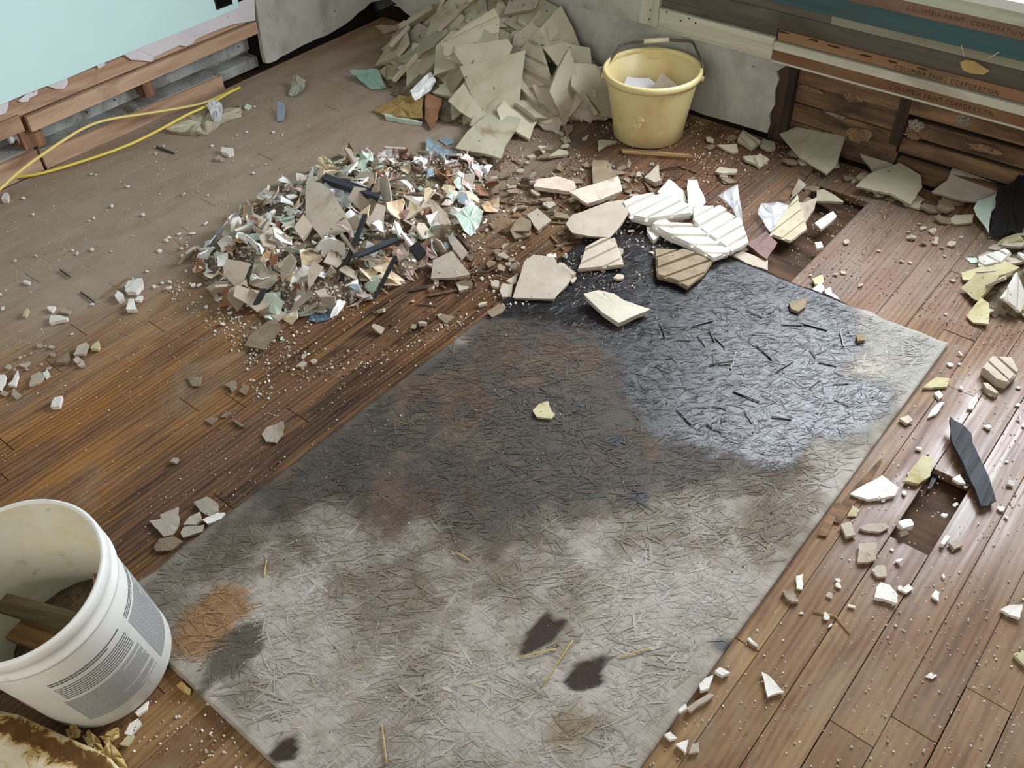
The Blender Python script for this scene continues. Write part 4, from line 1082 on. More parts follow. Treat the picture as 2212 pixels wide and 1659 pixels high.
slab('plaster_fragment', C2((1040, 260), (1190, 180), (1210, 215), (1180, 250), (1110, 285)), 0.010, PL_BEIGE, 'flat grey fragment just below the thin strip in the corner', tilt=(6, 0))
slab('plaster_fragment', C2((1015, 325), (1130, 300), (1145, 320), (1060, 365)), 0.010, PL_BEIGE, 'little dusty fragment on the dark floor near the corner hole', tilt=(6, 0))
slab('plaster_fragment', C2((900, 380), (1030, 345), (1050, 400), (950, 420)), 0.008, PL_BROWN, 'brown dusty fragment at the outer edge of the corner heap')
# crumpled paper by the cable
slab('crumpled_paper', crop(0, 0, K, [(1280, 1000), (1310, 925), (1340, 930), (1450, 880), (1600, 830), (1640, 800), (1850, 850), (1860, 880), (1700, 940), (1640, 995), (1560, 1030), (1430, 1020)]), 0.012, mat_mottled('dirty_crumpled_paper', lin(168, 156, 128), lin(196, 188, 168), 12, .85, lin(110, 96, 70), .66, 0, bump=.6), 'crumpled dirty wallpaper lying under the yellow cables', 'paper', warp=0.012, sub=3, rough=0.06)
slab('paper_scrap', crop(0, 0, K, [(1600, 840), (1660, 805), (1720, 830), (1700, 900), (1650, 920)]), 0.022, mat_mottled('pale_grey_paper', lin(196, 196, 196), lin(214, 214, 214), 12, .8, var=0), 'pale grey torn paper on top of the crumpled wallpaper', 'paper', tilt=(10, 10), warp=0.006)
# the mixed pile: recognisable pieces
slab('plaster_slab', C5((1120, 650), (1140, 460), (1250, 470), (1340, 520), (1400, 600), (1480, 720), (1240, 775)), 0.009, PL_BEIGE, 'olive beige slab with a cracked white line standing in the mixed pile', tilt=(16, 10), z=0.075, rough=0.015)
slab('plaster_slab', C5((560, 690), (640, 620), (740, 580), (730, 720), (620, 740)), 0.008, PL_BEIGE, 'olive beige slab at the mint end of the mixed pile', tilt=(24, -14), z=0.03)
slab('plaster_slab', C5((670, 1120), (740, 950), (780, 960), (830, 1030), (935, 1075), (810, 1160), (740, 1140)), 0.008, PL_BEIGE, 'four cornered beige slab on the low side of the mixed pile', tilt=(12, 6), z=0.03)
slab('plaster_fragment', C5((340, 1145), (420, 1100), (550, 1120), (520, 1200), (430, 1225)), 0.007, PL_BEIGE, 'greyish fragment at the tip of the mixed pile', tilt=(8, -4), z=0.008)
slab('plaster_fragment', C5((505, 1315), (560, 1170), (640, 1150), (670, 1195), (590, 1260)), 0.007, PL_BEIGE, 'pointed beige fragment below the tip of the mixed pile', tilt=(8, 4))
slab('plaster_slab', C5((635, 1590), (690, 1510), (830, 1420), (890, 1410), (925, 1465), (780, 1620)), 0.010, PL_BROWN, 'oblong grey brown slab alone on the brown boards below the pile', tilt=(5, 4))
slab('plaster_fragment', C5((740, 1320), (820, 1310), (865, 1330), (830, 1420), (780, 1370)), 0.007, PL_BROWN, 'grey fragment above the oblong slab below the pile', tilt=(6, 0))
slab('plaster_fragment', C5((1260, 1180), (1320, 1100), (1410, 1165), (1370, 1215), (1290, 1220)), 0.010, PL_BEIGE, 'taupe pentagon shaped fragment next to the mint flaked piece', tilt=(8, 4))
slab('plaster_fragment', C5((1220, 960), (1290, 870), (1350, 900), (1310, 1050), (1270, 1060)), 0.010, PL_PINK, 'pale standing fragment in the low middle of the mixed pile', tilt=(28, 8), z=0.03)
slab('plaster_fragment', C5((1830, 880), (1950, 720), (1985, 745), (1880, 905)), 0.010, PL_BEIGE, 'narrow beige slab leaning on the window side of the mixed pile', tilt=(18, 0), z=0.03)
slab('plaster_fragment', C5((1690, 400), (1780, 395), (1785, 480), (1750, 580), (1710, 550)), 0.008, PL_BEIGE, 'upright beige fragment beside the black slat on the pile', tilt=(40, 0), z=0.06)
slab('plaster_fragment', C5((1580, 740), (1620, 560), (1700, 480), (1700, 560), (1650, 720)), 0.008, PL_BROWN, 'dark tan fragment standing in the middle of the mixed pile', tilt=(30, 14), z=0.05)
slab('paint_flake', C5((930, 1370), (960, 1280), (1020, 1240), (1110, 1200), (1120, 1150), (1190, 1135), (1245, 1180), (1240, 1220), (1280, 1240), (1200, 1330), (1120, 1360), (1050, 1370)), 0.005, mat_mottled('flaking_pale_mint', lin(200, 222, 204), lin(212, 230, 214), 26, .6, lin(50, 48, 44), .60, 0), 'pale mint flaking paint piece on the dark boards below the pile', 'paint flake', warp=0.003)
slab('paint_flake', C5((1120, 1395), (1150, 1350), (1230, 1310), (1300, 1340), (1290, 1385), (1200, 1410)), 0.004, mat_mottled('dull_blue_paint', lin(66, 84, 100), lin(96, 116, 132), 26, .6, lin(190, 210, 200), .62, 0), 'dull blue flake below the pale mint piece', 'paint flake')
slab('paper_scrap', C5((1250, 170), (1300, 200), (1410, 280), (1330, 290), (1240, 260), (1205, 190)), 0.004, FL_CREAM, 'cream curled paper on top edge of the mixed pile', 'paper', tilt=(22, 6), z=0.03, warp=0.006)
slab('paper_scrap', C5((1395, 100), (1430, 90), (1500, 150), (1490, 190), (1430, 220)), 0.004, FL_CREAM, 'cream folded paper peak beside the curled paper on the pile', 'paper', tilt=(26, -8), z=0.03, warp=0.006)
slab('paint_flake', C5((1240, 410), (1330, 340), (1420, 400), (1600, 490), (1600, 560), (1440, 530), (1380, 560), (1350, 470)), 0.004, FL_WHITE, 'big white paint sheet with ragged edge on the mixed pile', 'paint flake', tilt=(14, 4), z=0.075, warp=0.005)
slab('paint_flake', C5((1540, 280), (1700, 255), (1760, 270), (1720, 330), (1570, 310)), 0.004, FL_WHITE, 'clean white paint sheet beside the black slat on the pile', 'paint flake', tilt=(12, 4), z=0.06, warp=0.003)
slab('paint_flake', C5((730, 430), (820, 405), (865, 470), (850, 520), (770, 480)), 0.004, FL_WHITE, 'white folded flake on the mint end of the mixed pile', 'paint flake', tilt=(18, -10), z=0.03, warp=0.004)
slab('paint_flake', C5((330, 790), (440, 750), (460, 770), (420, 810), (340, 815)), 0.008, PL_WHITE, 'chalk white plaster lump at the outer edge of the pile', 'plaster')
slab('paint_flake', C5((465, 965), (520, 930), (640, 905), (640, 930), (540, 980)), 0.003, FL_MINT, 'long mint strip at the outer edge of the pile', 'paint flake', tilt=(6, 0), z=0.01)
slab('paint_flake', C6((300, 620), (360, 580), (450, 560), (520, 600), (480, 690), (420, 750), (370, 720)), 0.004, FL_MINT, 'bright mint crumpled flake on the window side of the mixed pile', 'paint flake', tilt=(10, 8), z=0.05, warp=0.0032)
slab('paint_flake', C6((370, 510), (400, 480), (450, 510), (440, 570), (380, 570)), 0.004, FL_WHITE, 'white flake above the bright mint crumpled one', 'paint flake', tilt=(12, 8), z=0.05, warp=0.003)

def bar(name, p0, z0, p1, z1, wd, th, mat, label, cat='wood', taper=0.6, group=None):
    a, b = Vector(at(p0[0], p0[1], z0)), Vector(at(p1[0], p1[1], z1))
    ln = (b - a).length
    pl = [(-wd / 2, -ln / 2), (wd / 2, -ln / 2 + wd * .3), (wd / 2, 0), (wd * taper / 2, ln / 2), (-wd * taper / 2, ln / 2 - wd * .5), (-wd / 2, 0)]
    me_ = frag_mesh(name, pl, th, 0.012, 2, 0.0006)
    o_ = link(name, me_, mat)
    o_.rotation_mode = 'XYZ'
    dv = (b - a).normalized()
    q_ = Matrix.Rotation(math.atan2(-dv.x, dv.y), 4, 'Z') @ Matrix.Rotation(math.asin(max(-1, min(1, dv.z))), 4, 'X')
    o_.rotation_euler = q_.to_euler()
    o_.location = (a + b) / 2 - Vector((0, 0, th / 2))
    if label: tag(o_, label, cat, group)
    return o_
bar('wood_scrap', (697, 384), 0.105, (826, 428), 0.120, 0.030, 0.018, WD_CHAR, 'thick black slat lying across the top of the mixed pile', taper=1.0)
bar('wood_scrap', (790, 462), 0.135, (733, 612), 0.035, 0.013, 0.009, WD_BLACK, 'long dark purplish stick leaning down the mixed pile')
bar('wood_scrap', (765, 555), 0.10, (862, 516), 0.105, 0.022, 0.009, WD_CHAR, 'wide black stick crossing the leaning dark stick', taper=0.9)
bar('wood_scrap', (856, 552), 0.085, (808, 648), 0.014, 0.011, 0.007, WD_BLACK, 'thin dark stick at the window side of the mixed pile')
bar('wood_scrap', (573, 622), 0.06, (552, 660), 0.035, 0.016, 0.008, WD_BLACK, 'short purplish black stick by the brown paper in the pile', taper=0.9)
bar('wood_scrap', (892, 527), 0.075, (915, 560), 0.06, 0.035, 0.012, BLACK, 'black square block end at the window side of the pile', taper=1.0)
bar('twig', (374, 515), 0.03, (418, 552), 0.012, 0.003, 0.003, WD_SPLINT, 'thin twig sticking out of the pile tip')
bar('wood_splinter', (222, 642), 0.006, (277, 600), 0.010, 0.006, 0.004, WD_SPLINT, 'pale splinter lying beside the white chip on the dusty floor')
bar('wood_splinter', (128, 582), 0.004, (153, 600), 0.004, 0.004, 0.003, WD_CHAR, 'short dark splinter on the dusty floor')
bar('wood_splinter', (174, 631), 0.004, (205, 654), 0.004, 0.004, 0.003, WD_CHAR, 'longer dark splinter on the dusty floor')
bar('wood_splinter', (337, 318), 0.004, (378, 332), 0.004, 0.008, 0.004, WD_CHAR, 'dark tapered splinter near the yellow cable')
bar('wood_scrap', (1340, 327), 0.006, (1500, 340), 0.006, 0.03, 0.010, WD_SPLINT, 'grey brown slat on the floor just below the yellow bucket', taper=0.8)
bar('wood_scrap', (1690, 480), 0.004, (1762, 395), 0.004, 0.02, 0.008, WD_ROT, 'rotten slat beside the gap in the floor', taper=0.7)
bar('wood_scrap', (1765, 345), 0.01, (1650, 480), -0.012, 0.03, 0.012, WD_ROT, 'rotten floorboard sliver inside the floor gap', taper=0.7)

bar('wood_splinter', (1985, 985), -0.012, (1945, 1110), -0.026, 0.020, 0.006, WD_ROT, 'rotten sliver inside the hole of the worn boards', taper=0.5)
bar('wood_splinter', (2040, 985), -0.008, (2005, 1060), -0.024, 0.012, 0.006, WD_BLACK, 'dark thin sliver inside the hole of the worn boards', taper=0.5)
bar('wood_splinter', (1800, 1130), 0.003, (1905, 990), 0.003, 0.022, 0.003, WD_ROT, 'long flat brown sliver along the cut edge of the sheet', taper=0.2)
bar('wood_splinter', (1775, 1160), 0.003, (1810, 1085), 0.003, 0.018, 0.004, WD_ROT, 'short brown sliver along the cut edge of the sheet', taper=0.6)
# charred shard on the worn boards
sh = slab('charred_shard', CR((1625, 570), (1660, 600), (1720, 625), (1790, 690), (1800, 760), (1880, 900), (1940, 1010), (2000, 1190), (1960, 1190), (1940, 1215), (1880, 1220), (1840, 1110), (1790, 1020), (1720, 880), (1640, 740)), 0.014, WD_CHAR, 'long charred black wood shard beside the hole in the worn boards', 'wood', tilt=(3, 3), rough=0.02, z=0.003)
WDW = mat_wood('worn_step_wood', lin(122, 92, 66), lin(84, 58, 40), 1, 40, 12, 0.7, 0.4, 0.05)
# pieces around the worn boards
RP = [
 (CR((870, 1130), (1000, 1050), (1120, 985), (1245, 1080), (1220, 1140), (1100, 1165), (1000, 1170)), PL_WHITE, 'broad white plaster wedge beside the hole in the worn boards', 0.010),
 (CR((1290, 1030), (1360, 920), (1430, 830), (1515, 850), (1490, 990), (1400, 1050)), PL_YELLOW, 'yellowish crumbly piece lying in the hole of the worn boards', 0.012),
 (CR((940, 1510), (1080, 1510), (1070, 1640), (1000, 1659), (930, 1650)), PL_BEIGE, 'square pale plaster chip on the worn boards', 0.009),
 (CR((1470, 540), (1500, 480), (1560, 425), (1600, 425), (1540, 510)), PL_WHITE, 'slim white blade shaped chip near the sheet corner', 0.008),
 (CR((800, 1370), (880, 1340), (915, 1450), (840, 1465)), PL_BEIGE, 'off white four sided chip below the broad white wedge', 0.010),
 (CR((940, 1390), (1020, 1360), (1140, 1355), (1180, 1385), (1100, 1420), (1000, 1410)), PL_BEIGE, 'long flat off white chip below the broad white wedge', 0.008),
 (CR((1240, 1350), (1290, 1325), (1340, 1320), (1365, 1370), (1280, 1395)), PL_WHITE, 'white speckled lump on the worn boards below the hole', 0.016),
 (CR((1245, 1430), (1300, 1405), (1330, 1440), (1270, 1460)), PL_BROWN, 'small brown edged lump under the speckled one', 0.012),
 (CR((1780, 470), (1810, 400), (1850, 365), (1855, 420), (1820, 475)), PL_WHITE, 'narrow white chip on the wet purplish boards', 0.007),
 (CR((1250, 550), (1320, 520), (1355, 560), (1310, 590)), PL_BEIGE, 'grey white chip against the cut edge of the sheet', 0.009),
 (CR((1660, 1010), (1720, 980), (1765, 1050), (1710, 1040)), PL_WHITE, 'white chip touching the charred shard', 0.008),
 (CR((1570, 1510), (1610, 1445), (1645, 1460), (1600, 1520)), PL_WHITE, 'white block like chip on the worn boards beyond the hole', 0.012),
 (CR((1630, 1510), (1690, 1480), (1745, 1520), (1670, 1555)), PL_BEIGE, 'crumbly chip next to the white block like one', 0.008),
 (CR((1890, 160), (1960, 80), (2110, 100), (2165, 200), (2090, 280), (2000, 250)), PL_BEIGE, 'thick beige plaster block with a dark groove on the wet boards', 0.022),
 (CR((1890, 280), (1940, 290), (2020, 360), (2000, 375), (1920, 330)), PL_BEIGE, 'thin beige splinter of plaster below the grooved block', 0.010),
 (CR((1430, 310), (1540, 230), (1640, 240), (1620, 300), (1500, 310)), PL_YELLOW, 'yellow green chip leaning at the sheet corner', 0.008),
 (CR((1520, 350), (1560, 330), (1590, 370), (1560, 400)), PL_WHITE, 'tiny white chip below the yellow green one', 0.008),
 (CR((850, 1300), (890, 1220), (945, 1250), (920, 1300)), PL_YELLOW, 'yellowish flat chip below the broad white wedge', 0.004),
 (CS((190, 915), (240, 940), (365, 1075), (300, 1085), (240, 1110)), PL_WHITE, 'white triangular plaster chip on the worn tan boards', 0.008),
 (CS((1060, 340), (1080, 260), (1110, 225), (1180, 250), (1240, 330), (1235, 390), (1150, 360)), PL_WHITE, 'white chip with grey pinholes on the worn tan boards', 0.010),
 (CS((1040, 130), (1080, 95), (1140, 95), (1155, 180), (1080, 180)), PL_BEIGE, 'beige rounded chip between the square and pinholed chips', 0.008),
 (CS((2030, 430), (2090, 405), (2200, 400), (2185, 500), (2100, 470)), PL_WHITE, 'white pointed chip at the seam of the worn boards', 0.009),
 (CS((350, 290), (420, 280), (480, 370), (430, 375), (380, 340)), PL_BEIGE, 'cream chip near the cut edge of the sheet with a straw', 0.009),
 (CS((455, 180), (510, 160), (505, 280), (460, 270)), PL_WHITE, 'pair like white chip close to the cut edge of the sheet', 0.006),
 (CS((1260, 280), (1320, 240), (1360, 270), (1310, 305)), PL_WHITE, 'small white chip to the window side of the pinholed chip', 0.007),
 (CS((1500, 330), (1530, 285), (1560, 300), (1555, 370)), PL_WHITE, 'small white bow shaped chip on the worn tan boards', 0.006),
 (CS((2130, 780), (2200, 750), (2260, 800), (2230, 880), (2180, 830)), PL_YELLOW, 'greenish beige chip at the edge of the worn boards', 0.008),
 (CS((1450, 950), (1500, 920), (1545, 940), (1510, 970)), PL_WHITE, 'pale chalk smear like chip on the worn tan boards', 0.003),
 (CS((80, 660), (100, 650), (170, 720), (130, 705)), PL_WHITE, 'white sliver close to the cut edge of the sheet', 0.006),
 (CM((1820, 1010), (1870, 960), (1930, 940), (1900, 1040), (1830, 1060)), PL_WHITE, 'white lump touching the cut edge of the sheet', 0.012),
 (CM((1940, 910), (1980, 880), (2060, 920), (2000, 945)), PL_WHITE, 'white lump just beyond the one touching the cut edge', 0.010),
 (CM((1550, 1400), (1600, 1380), (1640, 1430), (1600, 1445)), PL_WHITE, 'white chip by the cut edge with two others', 0.008),
 (CM((1640, 1470), (1740, 1440), (1720, 1540), (1690, 1510)), PL_WHITE, 'white torn chip next to the crumbly one by the cut edge', 0.008),
 (CM((1740, 1540), (1770, 1470), (1820, 1460), (1820, 1530)), PL_BEIGE, 'crumbly off white chip by the cut edge', 0.008),
 (CM((1720, 1200), (1900, 1085), (1940, 1095), (1760, 1225)), PL_BEIGE, 'long broken plaster sliver along the cut edge', 0.010),
 (CM((1660, 1210), (1720, 1160), (1730, 1195), (1680, 1225)), PL_WHITE, 'stubby white chip at the end of the long sliver', 0.009),
]
for pts, m_, lb, th in RP:
    slab('plaster_chip', pts, th, m_, lb, 'plaster', tilt=(random.uniform(-3, 5), random.uniform(-3, 3)), rough=0.03, ribs=(R(-30), 0.03, 0.006) if 'groove' in lb else None)
LP = [
 (CL((965, 240), (990, 200), (1040, 190), (1100, 185), (1100, 240), (1050, 290), (970, 280)), PL_WHITE, 'large white lump with black specks on the dusty floor', 0.016),
 (CL((970, 420), (990, 345), (1030, 340), (1055, 420)), PL_WHITE, 'white wedge below the large speckled lump', 0.014),
 (CL((1035, 350), (1060, 320), (1100, 315), (1080, 350)), PL_WHITE, 'small white chip on the back of the white wedge', 0.010),
 (CL((885, 320), (905, 280), (950, 300), (955, 340), (910, 355)), PL_WHITE, 'crumbled white lump beside the pale splinter', 0.012),
 (CL((380, 525), (390, 465), (460, 470), (530, 490), (520, 505)), PL_WHITE, 'white oblong chip on the dusty floor', 0.010),
 (CL((360, 405), (385, 395), (430, 398), (400, 437)), PL_WHITE, 'white three sided chip behind the oblong chip', 0.009),
 (CL((460, 440), (490, 410), (550, 430), (530, 455)), PL_BEIGE, 'dusty crumb heap behind the oblong chip', 0.006),
 (CL((170, 465), (205, 415), (225, 418), (195, 468)), PL_YELLOW, 'tan upright chip on the dusty floor', 0.012),
 (CL((565, 770), (600, 700), (660, 672), (690, 700), (650, 765)), PL_BEIGE, 'grey white chip in the group by the amber board', 0.010),
 (CL((420, 830), (460, 790), (520, 745), (540, 800), (500, 830)), PL_BROWN, 'olive chip in the group by the amber board', 0.010),
 (CL((560, 810), (600, 780), (630, 815), (590, 835)), PL_BEIGE, 'small grey chip in the group by the amber board', 0.009),
 (CL((600, 850), (640, 815), (655, 850), (620, 858)), PL_BEIGE, 'tiny grey chip in the group by the amber board', 0.008),
 (CL((695, 720), (710, 695), (760, 660), (770, 700), (755, 728)), PL_YELLOW, 'cream folded chip in the group by the amber board', 0.010),
 (CL((390, 1170), (420, 1100), (480, 1085), (460, 1170)), PL_WHITE, 'lone pale mint white chip on the amber board', 0.012),
 (CL((230, 1020), (240, 930), (310, 900), (350, 940), (300, 990)), PL_BEIGE, 'grey chip at the window side of the white chip cluster', 0.007),
 (CL((330, 910), (365, 885), (385, 925), (350, 945)), PL_WHITE, 'white chip behind the grey chip of the cluster', 0.008),
 (CL((90, 1080), (110, 1030), (165, 1080), (120, 1105)), PL_BEIGE, 'grey chip on the near side of the white chip cluster', 0.007),
 (CL((60, 1000), (90, 980), (135, 885), (140, 930), (115, 1010)), PL_WHITE, 'curved white sliver in the white chip cluster', 0.010),
 (CL((-40, 990), (0, 930), (45, 930), (40, 985), (0, 1040)), PL_WHITE, 'broad white chip in the white chip cluster', 0.009),
 (CL((0, 1070), (20, 1045), (70, 1060), (40, 1085)), PL_BEIGE, 'lowest grey chip of the white chip cluster', 0.006),
 (CL((140, 845), (190, 835), (230, 835), (190, 862)), PL_BEIGE, 'flat chip just behind the white chip cluster', 0.006),
 (CL((40, 870), (60, 840), (85, 850), (65, 875)), PL_BEIGE, 'pebble like chip just behind the white chip cluster', 0.007),
 (CL((2015, 1380), (2060, 1330), (2130, 1310), (2190, 1290), (2190, 1390), (2130, 1450), (2050, 1440)), PL_BEIGE, 'rounded beige plaster shard on the dark damp boards', 0.006),
 (CL((1440, 940), (1500, 945), (1560, 935), (1540, 1010), (1480, 1010)), PL_BROWN, 'flat brown grey shard on the brown boards', 0.005),
 (CL((1720, 1000), (1760, 985), (1820, 970), (1830, 1030), (1790, 1060), (1770, 1020)), PL_BROWN, 'forked brown grey shard on the brown boards', 0.005),
 (CL((1840, 1050), (1880, 990), (1920, 1010), (1890, 1080)), PL_BROWN, 'dark curved shard beside the forked one', 0.006),
 (CL((1580, 1270), (1620, 1250), (1680, 1260), (1630, 1310)), PL_BROWN, 'flat dusty shard next to the narrow pieces on the boards', 0.005),
 (CL((1700, 1250), (1740, 1205), (1785, 1220), (1740, 1250)), PL_BROWN, 'greyish shard behind the narrow pieces on the boards', 0.005),
 (CL((1780, 1270), (1800, 1265), (1885, 1320), (1860, 1325)), PL_BROWN, 'narrow dusty piece on the boards', 0.007),
 (CL((1310, 1590), (1340, 1560), (1380, 1570), (1350, 1600)), PL_BEIGE, 'small beige crumb on the amber patch of floor', 0.008),
 (CL((175, 210), (190, 192), (235, 205), (220, 220)), PL_WHITE, 'small rounded white chip far out on the dusty floor', 0.008),
 (crop(0, 0, K, [(1700, 1160), (1710, 1130), (1800, 1140), (1800, 1170), (1760, 1185)]), PL_WHITE, 'white lump on the dusty floor between cable and pile', 0.016),
 (crop(0, 0, K, [(1650, 1220), (1690, 1190), (1730, 1220), (1700, 1230)]), PL_BEIGE, 'small lump in front of the white lump between cable and pile', 0.010),
 (crop(0, 0, K, [(1840, 870), (1850, 790), (1865, 850)]), PL_BEIGE, 'thin upright chip at the end of the crumpled wallpaper', 0.012),
 (crop(0, 0, K, [(1880, 830), (1900, 800), (1945, 815), (1910, 840)]), FL_MINT, 'tiny mint chip near the end of the crumpled wallpaper', 0.006),
 (crop(0, 0, K, [(5, 1530), (40, 1480), (65, 1490), (50, 1530)]), PL_WHITE, 'white lump against the sole plate under the cables', 0.018),
 (CP((865, 225), (930, 215), (930, 190), (1040, 150), (1040, 250), (1000, 310), (950, 320)), PL_BEIGE, 'beige torn plaster piece beside the white pail', 0.007),
 (CP((1120, 120), (1200, 90), (1265, 130), (1265, 170), (1220, 200), (1160, 170)), PL_BEIGE, 'beige plaster piece farthest from the white pail in its group', 0.007),
 (CP((1060, 250), (1100, 200), (1160, 175), (1170, 215), (1130, 250)), PL_BEIGE, 'beige middle plaster piece in the group by the white pail', 0.007),
 (CP((1170, 220), (1260, 180), (1305, 180), (1290, 215), (1200, 245)), PL_WHITE, 'pale edged piece at the sheet edge in the pail group', 0.007),
 (CP((1045, 300), (1060, 265), (1180, 250), (1170, 290), (1060, 325)), PL_BEIGE, 'long flat beige piece in the group by the white pail', 0.007),
 (CP((890, 380), (920, 330), (1000, 315), (1060, 345), (990, 400), (900, 402)), PL_BROWN, 'greyish plaster piece nearest the white pail in its group', 0.007),
 (CP((1020, 1180), (1050, 1155), (1105, 1200), (1095, 1232)), PL_YELLOW, 'cream chip standing at the sheet corner by the pail', 0.012),
 (CP((780, 1340), (830, 1290), (860, 1270), (850, 1320), (800, 1360)), PL_WHITE, 'white curled scrap at the base of the white pail', 0.006),
 (CP((720, 1460), (750, 1400), (800, 1370), (820, 1400), (760, 1470)), PL_WHITE, 'white flat scrap in front of the white pail', 0.006),
 (CP((690, 1520), (740, 1470), (780, 1470), (740, 1530)), PL_YELLOW, 'pale yellow scrap in front of the white pail', 0.006),
]
for pts, m_, lb, th in LP:
    slab('plaster_chip', pts, th, m_, lb, 'plaster', tilt=(random.uniform(-3, 5), random.uniform(-3, 3)), rough=0.04)
slab('plaster_chip', crop(1100, 650, K, [(180, 840), (230, 790), (300, 770), (330, 850), (355, 870), (330, 905), (210, 890)]), 0.007, PL_YELLOW, 'cream chip in the middle of the brown part of the sheet', 'plaster')
slab('plaster_chip', crop(1300, 350, K, [(1440, 1080), (1590, 1040), (1570, 1110), (1520, 1150), (1460, 1130)]), 0.010, PL_BROWN, 'brown angular chip on the black part of the sheet', 'plaster')
slab('plaster_chip', crop(1300, 350, K, [(1960, 1330), (2030, 1320), (2030, 1370), (1970, 1375)]), 0.010, PL_BROWN, 'brown square chip where black and pale parts of the sheet meet', 'plaster')
# black torn scrap and mint chip by the rotted planks
slab('tar_paper_scrap', C8((1400, 140), (1470, 150), (1560, 100), (1630, 150), (1640, 260), (1620, 430), (1540, 380), (1450, 400), (1370, 380), (1390, 250)), 0.006, BLACK, 'black torn tar paper scrap by the rotted planks', 'tar paper', tilt=(25, 0), z=0.012, rough=0.04, warp=0.003)
slab('paint_flake', C8((1240, 210), (1270, 175), (1400, 160), (1405, 230), (1375, 250), (1365, 370), (1260, 250)), 0.003, FL_MINT, 'mint green chip against the black tar paper scrap', 'paint flake', tilt=(18, -6), z=0.012)
slab('paint_flake', C8((1190, 560), (1270, 555), (1305, 600), (1230, 595)), 0.003, FL_MINT, 'little mint flake on the reddish boards by the slab stack', 'paint flake')
# stack of pale slabs at the window side
V_r = {'white': variants('plaster_slab', 6, 0.06, 0.010, PL_WHITE, rough=0.04, ribs=0.03), 'cream': variants('plaster_slab', 6, 0.06, 0.010, PL_YELLOW, rough=0.05), 'beige': variants('plaster_slab', 6, 0.06, 0.009, PL_BEIGE, rough=0.05)}
LR = {'white': 'white ribbed slab in the stack near the black tar paper', 'cream': 'cream stained slab in the stack near the black tar paper', 'beige': 'beige slab in the stack near the black tar paper'}
rx0, rx1 = min(p[0] for p in RGT), max(p[0] for p in RGT); ry0, ry1 = min(p[1] for p in RGT), max(p[1] for p in RGT)
cnt = 0
while cnt < 46:
    xx_, yy_ = random.uniform(rx0, rx1), random.uniform(ry0, ry1)
    if seg_sd(np.array([(xx_, yy_)]), RGT)[0] < 0: continue
    kd = random.choices(['white', 'cream', 'beige'], [0.5, 0.25, 0.25])[0]
    h_ = heap_right(xx_, yy_)
    o_ = place(random.choice(V_r[kd]), 'plaster_slab', xx_, yy_, 0, normal_of(heap_right, xx_, yy_), 0.2, random.uniform(0.5, 1.1), LR[kd], 'plaster', LR[kd].replace('slab', 'slabs', 1))
    drop(o_, max(0.001, h_ * 0.9 - 0.008))
    cnt += 1
FLOOR_MARKS = [(1700, 320, 'by the large leaning grey slab'), (1920, 420, 'by the notched flat slab'), (2100, 430, 'by the broad beige slab'), (1420, 330, 'by the yellow bucket'), (1600, 340, 'by the broken plaster edge'), (1200, 330, 'between heap and bucket'),
               (1050, 320, 'by the big flat grey slab'), (1200, 400, 'by the pinkish slab'), (1330, 400, 'by the wide cream slab'), (1250, 490, 'by the broad smooth slab'), (1000, 560, 'by the brown stained slab'), (1170, 600, 'by the smooth sheet slab'), (1030, 450, 'by the bright mint flake'),
               (900, 660, 'on the wet dark boards'), (650, 660, 'by the mint flaked piece'), (570, 730, 'by the oblong slab'), (440, 560, 'by the pile tip'), (530, 640, 'by the pointed fragment'), (430, 260, 'by the crumpled wallpaper'), (490, 325, 'by the white lump'), (150, 370, 'by the yellow cable'), (280, 620, 'by the large speckled lump'), (120, 680, 'by the oblong chip'), (40, 830, 'by the white chips'),
               (170, 760, 'by the amber board'), (1350, 690, 'by the rust stained slab'), (1600, 800, 'amid the black patch'), (1780, 880, 'by the grey corner'), (1500, 560, 'by the long white slab'), (1880, 620, 'by the board seams'), (2060, 640, 'by the slab stack'), (2150, 780, 'by the grooved block'), (2100, 1000, 'by the charred shard'), (1900, 1050, 'by the broad white wedge'),
               (1870, 1200, 'by the square chip'), (2000, 1280, 'by the pinholed chip'), (1680, 1480, 'by the triangular chip'), (1500, 1500, 'by the lumps at the edge'), (1750, 1300, 'by the bent twig')]
# grey fragments strewn along the rotted planks, splinters and small plaster chips in the rubble
def strew(num, poly_px, vs_, nm, lb, cat, tilt=0.18, sc=(0.5, 1.2), lift=0.0, avoid_gap=False):
    G = ground(poly_px)
    gx0, gx1 = min(p[0] for p in G), max(p[0] for p in G); gy0, gy1 = min(p[1] for p in G), min(max(p[1] for p in G), 2.77)
    c_ = 0
    while c_ < num:
        xx_, yy_ = random.uniform(gx0, gx1), random.uniform(gy0, gy1)
        if seg_sd(np.array([(xx_, yy_)]), G)[0] < 0: continue
        sc_ = random.uniform(*sc)
        o_ = place(random.choice(vs_), nm, xx_, yy_, 0, Vector((0, 0, 1)), tilt, sc_, ('' if lb.startswith('small') else sized(sc_, *sc)) + lb + ', ' + near(FLOOR_MARKS, xx_, yy_), cat, lb)
        drop(o_, surf(xx_, yy_) + lift)
        c_ += 1
V_g = variants('plaster_fragment', 8, 0.035, 0.006, PL_GREY, rough=0.07) + variants('plaster_fragment', 6, 0.03, 0.006, PL_BROWN, rough=0.07) + variants('plaster_fragment', 2, 0.04, 0.007, PL_GREY, rough=0.05, ribs=0.02)
V_s = variants('plaster_chip', 10, 0.013, 0.006, PL_BEIGE, rough=0.06)
V_w = variants('plaster_chip', 10, 0.011, 0.006, PL_WHITE, rough=0.06)
V_bn = variants('plaster_fragment', 8, 0.026, 0.007, PL_BROWN, rough=0.06)
SPL = stick('wood_splinter', 0.08, 0.006, 0.003, WD_BLACK, 6)
SPB = stick('wood_splinter', 0.09, 0.009, 0.004, WD_ROT, 6)
